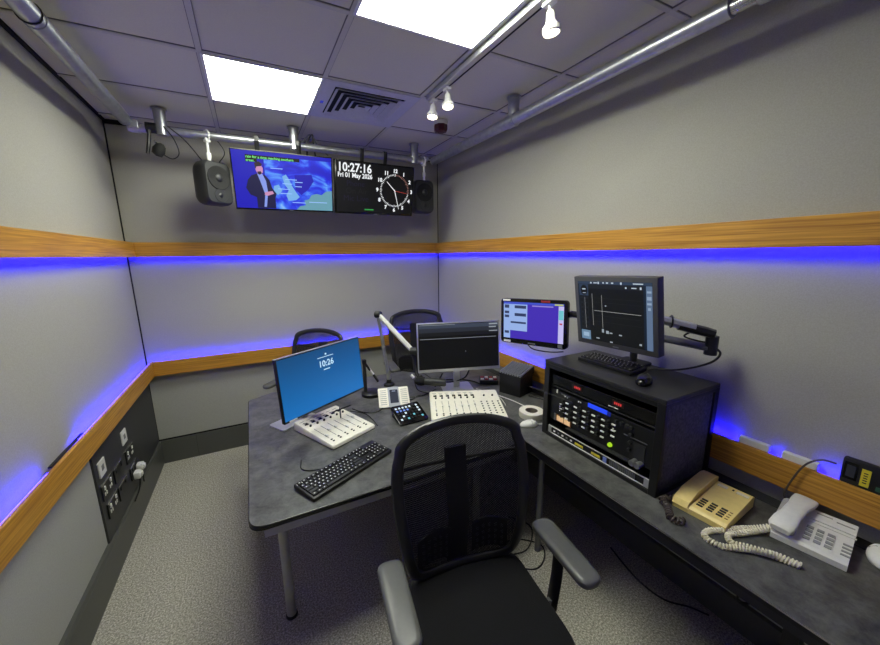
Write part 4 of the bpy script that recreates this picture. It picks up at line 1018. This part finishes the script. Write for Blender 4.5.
# ------------------------------------------------------------------ telephones
def coil_path(path, rc, pitch, n=9):
    P = smooth_path(path, 24); o_ = []; L_ = 0; prev = None; up = V((0, 0, 1))
    # resample by length
    Q = [P[0]]; acc = 0
    for a_, b_ in zip(P, P[1:]):
        seg = (b_ - a_).length
        if seg == 0: continue
        d_ = 0
        while acc + seg - d_ >= pitch / n:
            d_ += pitch / n - acc; acc = 0; Q.append(a_ + (b_ - a_) * (d_ / seg))
        acc += seg - d_
    for i, p in enumerate(Q):
        tt = (Q[min(i + 1, len(Q) - 1)] - Q[max(i - 1, 0)]).normalized(); s_ = tt.cross(up).normalized(); u_ = s_.cross(tt)
        a_ = 2 * PI * i / n; o_.append(p + s_ * rc * math.cos(a_) + u_ * rc * math.sin(a_))
    return o_
def XZ(): return Matrix(((0, 0, 1, 0), (1, 0, 0, 0), (0, 1, 0, 0), (0, 0, 0, 1)))   # prism outline (y,z), extruded along x
# beige telephone
PB = V((2.424, .266, TZ)); t = thing('telephone', 'old beige push-button telephone with its dark coiled cord by the cabinet', 'telephone', PB, -1.50, 'desk telephones')
w, d = .185, .265
mb = MB(); mb.prism([(-d / 2, .002), (d / 2, .002), (d / 2, .046), (d / 2 - .012, .053), (-d / 2 + .012, .032), (-d / 2, .024)], -w / 2 + .062, w / 2, XZ()); mb.obj('body', BEIGE, t)
mb = MB(); mb.prism([(-d / 2, .002), (d / 2, .002), (d / 2, .038), (-d / 2, .018)], -w / 2 + .004, -w / 2 + .0615, XZ()); mb.obj('cradle', BEIGE, t)
mb = MB(); mb.prism([(-d / 2 - .004, .020), (-d / 2 + .02, .023), (-.04, .030), (.04, .036), (d / 2 - .02, .040), (d / 2 + .002, .040), (d / 2 + .004, .066), (d / 2 - .03, .074), (-.055, .064), (-d / 2 + .01, .042)], -w / 2 + .001, -w / 2 + .058, XZ()); hs = mb.obj('handset', BEIGE, t)
slope = math.atan2(.021, d - .024); Mf = T(0, 0, .0425) @ RX(slope)
DK = mat('phone_key_dark', (34, 30, 26), .5)
for r in range(3):
    for c_ in range(4): MB(Mf).box((-.010 + r * .033, -.094 + c_ * .016, .002), (.021, .0075, .005), bevel=.001).obj('key', DK, t)
for c_ in range(4): MB(Mf).box((.084 - .006, -.094 + c_ * .016, .0015), (.010, .003, .003)).obj('key', mat('key_tan', (150, 118, 70), .5), t)
MB(Mf).box((-.004, .098, .001), (.034, .018, .003)).obj('card_window', mat('card', (222, 212, 186), .3), t); MB(Mf).box((.064, .098, .001), (.040, .016, .003)).obj('card_window', MATS['card'], t)
MB(Mf).box((.032, .101, .0015), (.006, .006, .004)).obj('lamp', DK, t)
def wl(o_, rz):
    R_ = RZ(-rz)
    return lambda x, y, z: R_ @ (V((x, y, z)) - o_)
f = wl(PB, -1.50)
MB().tube(coil_path([f(2.31, .352, .752), f(2.29, .372, .745), f(2.262, .375, .743), f(2.245, .345, .743), f(2.215, .318, .743), f(2.190, .300, .743), f(2.198, .272, .743), f(2.222, .275, .743)], .0115, .0135), .0040, 5, caps=False).obj('coiled_cord', CORDD, t, True)
# white telephone
PW = V((2.556, .006, TZ)); t = thing('telephone', 'pale grey push-button telephone with a cream coiled cord on the counter', 'telephone', PW, -1.42, 'desk telephones')
w, d = .190, .235
mb = MB(); mb.prism([(-d / 2, .002), (d / 2, .002), (d / 2, .050), (d / 2 - .01, .056), (-d / 2 + .010, .030), (-d / 2, .022)], -w / 2 + .002, w / 2, XZ()); mb.obj('body', PHONEW, t)
slope = math.atan2(.026, d - .02); Mf = T(0, 0, .0435) @ RX(slope)
mb = MB(Mf); mb.prism(rrect(.066, .215, .02, 4, -.068, 0), -.004, .006, bevel=.003); mb.obj('cradle', mat('grey_cradle', (176, 176, 178), .45), t, True)
mb = MB(Mf @ T(.012, 0, 0) @ T(-.068, 0, 0) @ RZ(-.13) @ T(.068, 0, 0)); pr = [(-.122, .002, .028, .020), (-.112, .004, .035, .027), (-.075, .006, .035, .030), (-.035, .012, .029, .026), (.035, .012, .029, .026), (.075, .006, .035, .030), (.112, .004, .035, .027), (.122, .002, .028, .020)]
rings = []
for y, zb, hw_, hh in pr:
    rings.append([mb._v((-.068 + hw_ * math.copysign(abs(math.cos(a)) ** .6, math.cos(a)), y, .008 + zb + hh * (.5 + .5 * math.copysign(abs(math.sin(a)) ** .6, math.sin(a))))) for a in [2 * PI * k / 16 for k in range(16)]])
for A, B in zip(rings, rings[1:]):
    for i in range(16): mb._f([A[i], A[(i + 1) % 16], B[(i + 1) % 16], B[i]])
mb._f(rings[0][::-1]); mb._f(rings[-1]); mb.obj('handset', PHONEW, t, True)
KW = mat('phone_key_grey', (150, 150, 148), .5)
for r in range(4):
    for c_ in range(3): MB(Mf).box((-.008 + c_ * .026, -.078 + r * .0225, .002), (.018, .013, .005), bevel=.001).obj('key', KW, t)
for r in range(4): MB(Mf).box((.084, -.082 + r * .019, .0015), (.022, .008, .003), bevel=.001).obj('memory_key', KW, t)
MB(Mf).box((.034, .070, .002), (.125, .060, .006), bevel=.002).obj('card_cover', mat('pale_cover', (228, 228, 226), .25), t)
MB(Mf).box((.034, .026, .0015), (.130, .006, .003)).obj('ridge', WHITE, t)
MB(Mf).box((.068, .074, .0055), (.045, .006, .001)).obj('card_lines', KW, t); MB(Mf).box((.015, .084, .0055), (.040, .005, .001)).obj('card_lines', KW, t)
f = wl(PW, -1.42)
path = [f(2.440, .092, .757), f(2.41, .12, .742), f(2.36, .148, .739), f(2.30, .172, .739), f(2.245, .196, .739), f(2.205, .185, .739), f(2.208, .140, .739), f(2.245, .105, .741), f(2.27, .085, .741), f(2.29, .065, .741), f(2.31, .04, .741), f(2.33, .0, .739), f(2.345, -.03, .739)]
MB().tube(coil_path(path, .0082, .0098), .0034, 5, caps=False).obj('coiled_cord', CORDW, t, True)
path = [f(2.345, -.03, .742), f(2.325, .018, .745), f(2.30, .045, .750), f(2.275, .085, .748), f(2.255, .125, .742), f(2.29, .150, .740), f(2.34, .132, .740), f(2.40, .110, .742), f(2.445, .085, .757)]
MB().tube(coil_path(path, .0082, .0098), .0034, 5, caps=False).obj('coiled_cord', CORDW, t, True)
MB().tube(smooth_path([f(2.66, .11, .75), f(2.655, .125, .80), f(2.66, .11, .88), f(2.665, .085, .95), f(2.672, .05, .985), f(2.676, .012, .99)]), .0035, 6).obj('line_cable', CORDD, t, True)
# ------------------------------------------------------------------ things on the right rail
t = thing('handheld_meter', 'black device with a yellow label standing on the oak rail at the right edge', 'black device', (2.693, -.105, LT))
MB(RX(0)).bb((-.014, -.15, 0), (.010, .105, .098), bevel=.006).obj('casing', BLK, t, True)
MB().bb((-.0155, .064, .02), (-.0138, .098, .085)).obj('window', BLKG, t); MB().bb((-.0165, .070, .03), (-.0153, .092, .075)).obj('display', mat('lens_grey', (50, 52, 62), .2), t)
lb = MB().bb((-.0158, .034, .012), (-.0138, .056, .076)).obj('yellow_label', YEL, t)
mb = MB()
for k in range(5): mb.bb((-.0163, .040, .024 + k * .009), (-.0157, .050, .028 + k * .009))
mb.obj('label_print', BLK, lb)
for k in range(3): MB().bb((-.0158, .004 - k * .024, .012), (-.0138, .018 - k * .024, .027)).obj('button', mat('btn_green', (50, 90, 70), .5), t)
def block(label, y0, y1, zt):
    t = tag(MB().bb((2.686, y0, LT), (2.712, y1, zt), bevel=.003).obj('cable_box', WHITE), label, 'white box', 'white boxes on the right oak rail')
block('white plastic box on the right oak rail, beside the cabinet', .205, .312, .957)
block('white plastic box on the right oak rail, behind the white telephone', .058, .165, .957)
# ------------------------------------------------------------------ left wall sockets
def socket(label, y, z, kind):
    t = thing('wall_socket', label, 'socket', (-.030, y, z), group='sockets on the charcoal service panel')
    if kind == 'plate':
        MB().box((.004, 0, 0), (.008, .09, .09), bevel=.002).obj('plate', WHITE, t)
        MB().box((.0088, 0, .002), (.002, .03, .03)).obj('outlet', mat('outlet_grey', (120, 120, 118), .5), t)
        return
    MB().box((.004, 0, 0), (.008, .15, .09), bevel=.002).obj('plate', BLK, t)
    MB().bb((.0005, -.075, .043), (.0095, .075, .050)).obj('top_edge', CHROME, t)
    for s in (-1, 1):
        if kind == 'white':
            MB().box((.010, s * .045, .022), (.008, .014, .022), bevel=.0015).obj('switch', WHITE, t); MB().box((.0085, s * .028, -.012), (.004, .010, .020)).obj('pin_shutter', WHITE, t); MB().box((.0085, s * .05, -.012), (.004, .010, .018)).obj('pin_shutter', WHITE, t)
        else:
            MB().box((.010, s * .045, .024), (.006, .014, .020), bevel=.0015).obj('switch', DGREY, t)
SOC = [('white plate socket high on the charcoal panel, nearer the corner', 2.48, .622, 'plate'), ('white plate socket high on the charcoal panel, nearer the viewer', 2.083, .626, 'plate'),
       ('black double socket with white switches under the far white plate', 2.52, .482, 'white'), ('black double socket with plain front in the middle of the upper row', 2.29, .482, 'plain'), ('black double socket with white switches under the near white plate', 2.095, .495, 'white'),
       ('black double socket in the lower row holding two white plugs', 2.545, .345, 'plain'), ('black double socket with plain front in the middle of the lower row', 2.305, .355, 'plain'), ('black double socket with white switches, lowest and nearest the viewer', 2.12, .368, 'white')]
for s_ in SOC: socket(*s_)
def plug(label, y, z, cable):
    t = thing('plug', label, 'plug', (-.022, y, z), group='white plugs low on the left wall')
    MB().box((.022, 0, 0), (.038, .055, .05), bevel=.008).obj('body', WHITE, t, True); MB().box((.044, 0, 0), (.012, .034, .030), bevel=.004).obj('grip', WHITE, t, True)
    MB().tube(smooth_path(cable), .0045, 6).obj('cable', BLK, t, True)
plug('white plug in the lower double socket, nearer the back corner', 2.582, .342, [(.03, 0, -.02), (.028, .004, -.07), (.024, .01, -.10), (.022, .02, -.130)])
plug('white plug in the lower double socket, nearer the viewer', 2.507, .325, [(.03, 0, -.02), (.03, -.02, -.06), (.024, -.05, -.10), (.022, -.14, -.113)])
# ------------------------------------------------------------------ loose cables
def cable(label, pts, r=.0035, m=BLK, cat='cable', g_='loose cables'):
    tag(MB().tube(smooth_path(pts), r, 6).obj('cable', m, None, True), label, cat, g_)
z = TZ + .0036
cable('black cable curving over the desk between the left mixer and the intercom console', [(1.35, 1.93, z), (1.40, 1.84, z), (1.47, 1.80, z), (1.53, 1.83, z), (1.56, 1.90, z)])
cable('thin black cable looping beside the right edge of the left mixer', [(1.33, 1.90, z), (1.40, 1.80, z + .007), (1.425, 1.70, z), (1.425, 1.61, z)], .0028)
cable('black cable lying between the intercom console and the right mixer', [(1.76, 1.93, z), (1.84, 1.90, z), (1.94, 1.93, z), (2.02, 1.97, z)], .0045)
cable('white cable looping on the desk behind the right mixer', [(2.25, 1.83, z), (2.32, 1.74, z), (2.35, 1.60, z), (2.32, 1.50, z), (2.30, 1.46, z)], .003, WHITE)
cable('white cable running from the right mixer to the tape roll', [(2.30, 1.82, z), (2.36, 1.66, z), (2.40, 1.50, z), (2.41, 1.37, z)], .003, WHITE)
cable('black cable curling on the counter beside the ribbed box', [(2.56, 1.52, z), (2.60, 1.42, z), (2.62, 1.30, z), (2.58, 1.20, z)], .0045)
cable('dark cable tangle on the desk under the central monitor', [(2.04, 2.02, z), (2.14, 2.12, z), (2.30, 2.06, z), (2.37, 1.97, z), (2.385, 1.89, z)], .006)
cable('thin grey cable arching over the back pipe above the television', [(1.27, 2.872, 2.60), (1.31, 2.875, 2.68), (1.37, 2.872, 2.735), (1.42, 2.872, 2.66), (1.50, 2.872, 2.59)], .005, MGREY)
cable('dark cable bundle hanging over the back pipe between the two screens', [(1.33, 2.885, 2.56), (1.345, 2.888, 2.68), (1.385, 2.888, 2.742), (1.39, 2.888, 2.66), (1.40, 2.885, 2.56)], .006, BLK)
z = .0046
cable('black cable looped on the carpet right of the foreground chair back', [(2.02, 1.13, z), (2.14, 1.12, z), (2.24, 1.02, z), (2.20, .94, z), (2.10, .90, z), (2.00, .955, z), (1.88, 1.0, z)], .0042)
cable('thin black cable curving on the carpet beside the larger cable loop', [(2.22, 1.30, z), (2.29, 1.18, z), (2.24, 1.09, z), (2.12, 1.02, z + .008), (1.98, 1.06, z)], .0042)
cable('black cable on the carpet under the counter, right of the armrest', [(2.60, .80, z), (2.56, .68, z), (2.535, .56, z), (2.55, .45, z), (2.62, .37, z), (2.66, .30, z)], .0045)
cable('dark cable hanging in a loop under the counter at the bottom right', [(2.58, .10, .69), (2.53, .14, .5), (2.50, .16, .34), (2.54, .15, .30), (2.60, .12, .29), (2.64, .02, .32), (2.65, -.08, .68)], .0045, DGREY)
tag(MB().cyl((2.240, 1.165, .985), (2.250, .86, 1.000), .0028, seg=8).obj('aerial_rod', DGREY), 'thin dark rod sticking out in front of the cabinet front, left side', 'rod')
# ------------------------------------------------------------------ camera, world, view
R = [[0.8883333533954519, -0.45900659828878204, -0.01329646466365515], [-0.10126474086674608, -0.16757436117637184, -0.9806448315947631], [0.4478943017078716, 0.8724859747891032, -0.19534307843874715]]
cd = bpy.data.cameras.new('camera'); cam = bpy.data.objects.new('camera', cd); col.objects.link(cam)
cam.matrix_world = Matrix(((R[0][0], -R[1][0], -R[2][0], .8193), (R[0][1], -R[1][1], -R[2][1], -.3635), (R[0][2], -R[1][2], -R[2][2], 1.7704), (0, 0, 0, 1)))
cd.sensor_fit = 'HORIZONTAL'; cd.sensor_width = 36; cd.lens = 354.43 / 880 * 36; cd.clip_start = .02
cd.shift_x = (440 - 434.67) / 880; cd.shift_y = (324.75 - 322.5) / 880
sc = bpy.context.scene; sc.camera = cam
wd = bpy.data.worlds.new('world'); sc.world = wd; wd.use_nodes = True; wd.node_tree.nodes['Background'].inputs['Color'].default_value = (.02, .02, .025, 1)
sc.view_settings.view_transform = 'Standard'; sc.view_settings.look = 'None'; sc.view_settings.exposure = .1; sc.view_settings.gamma = 1
sc.cycles.max_bounces = 10; sc.cycles.diffuse_bounces = 6; sc.cycles.sample_clamp_indirect = 4; sc.cycles.use_denoising = True
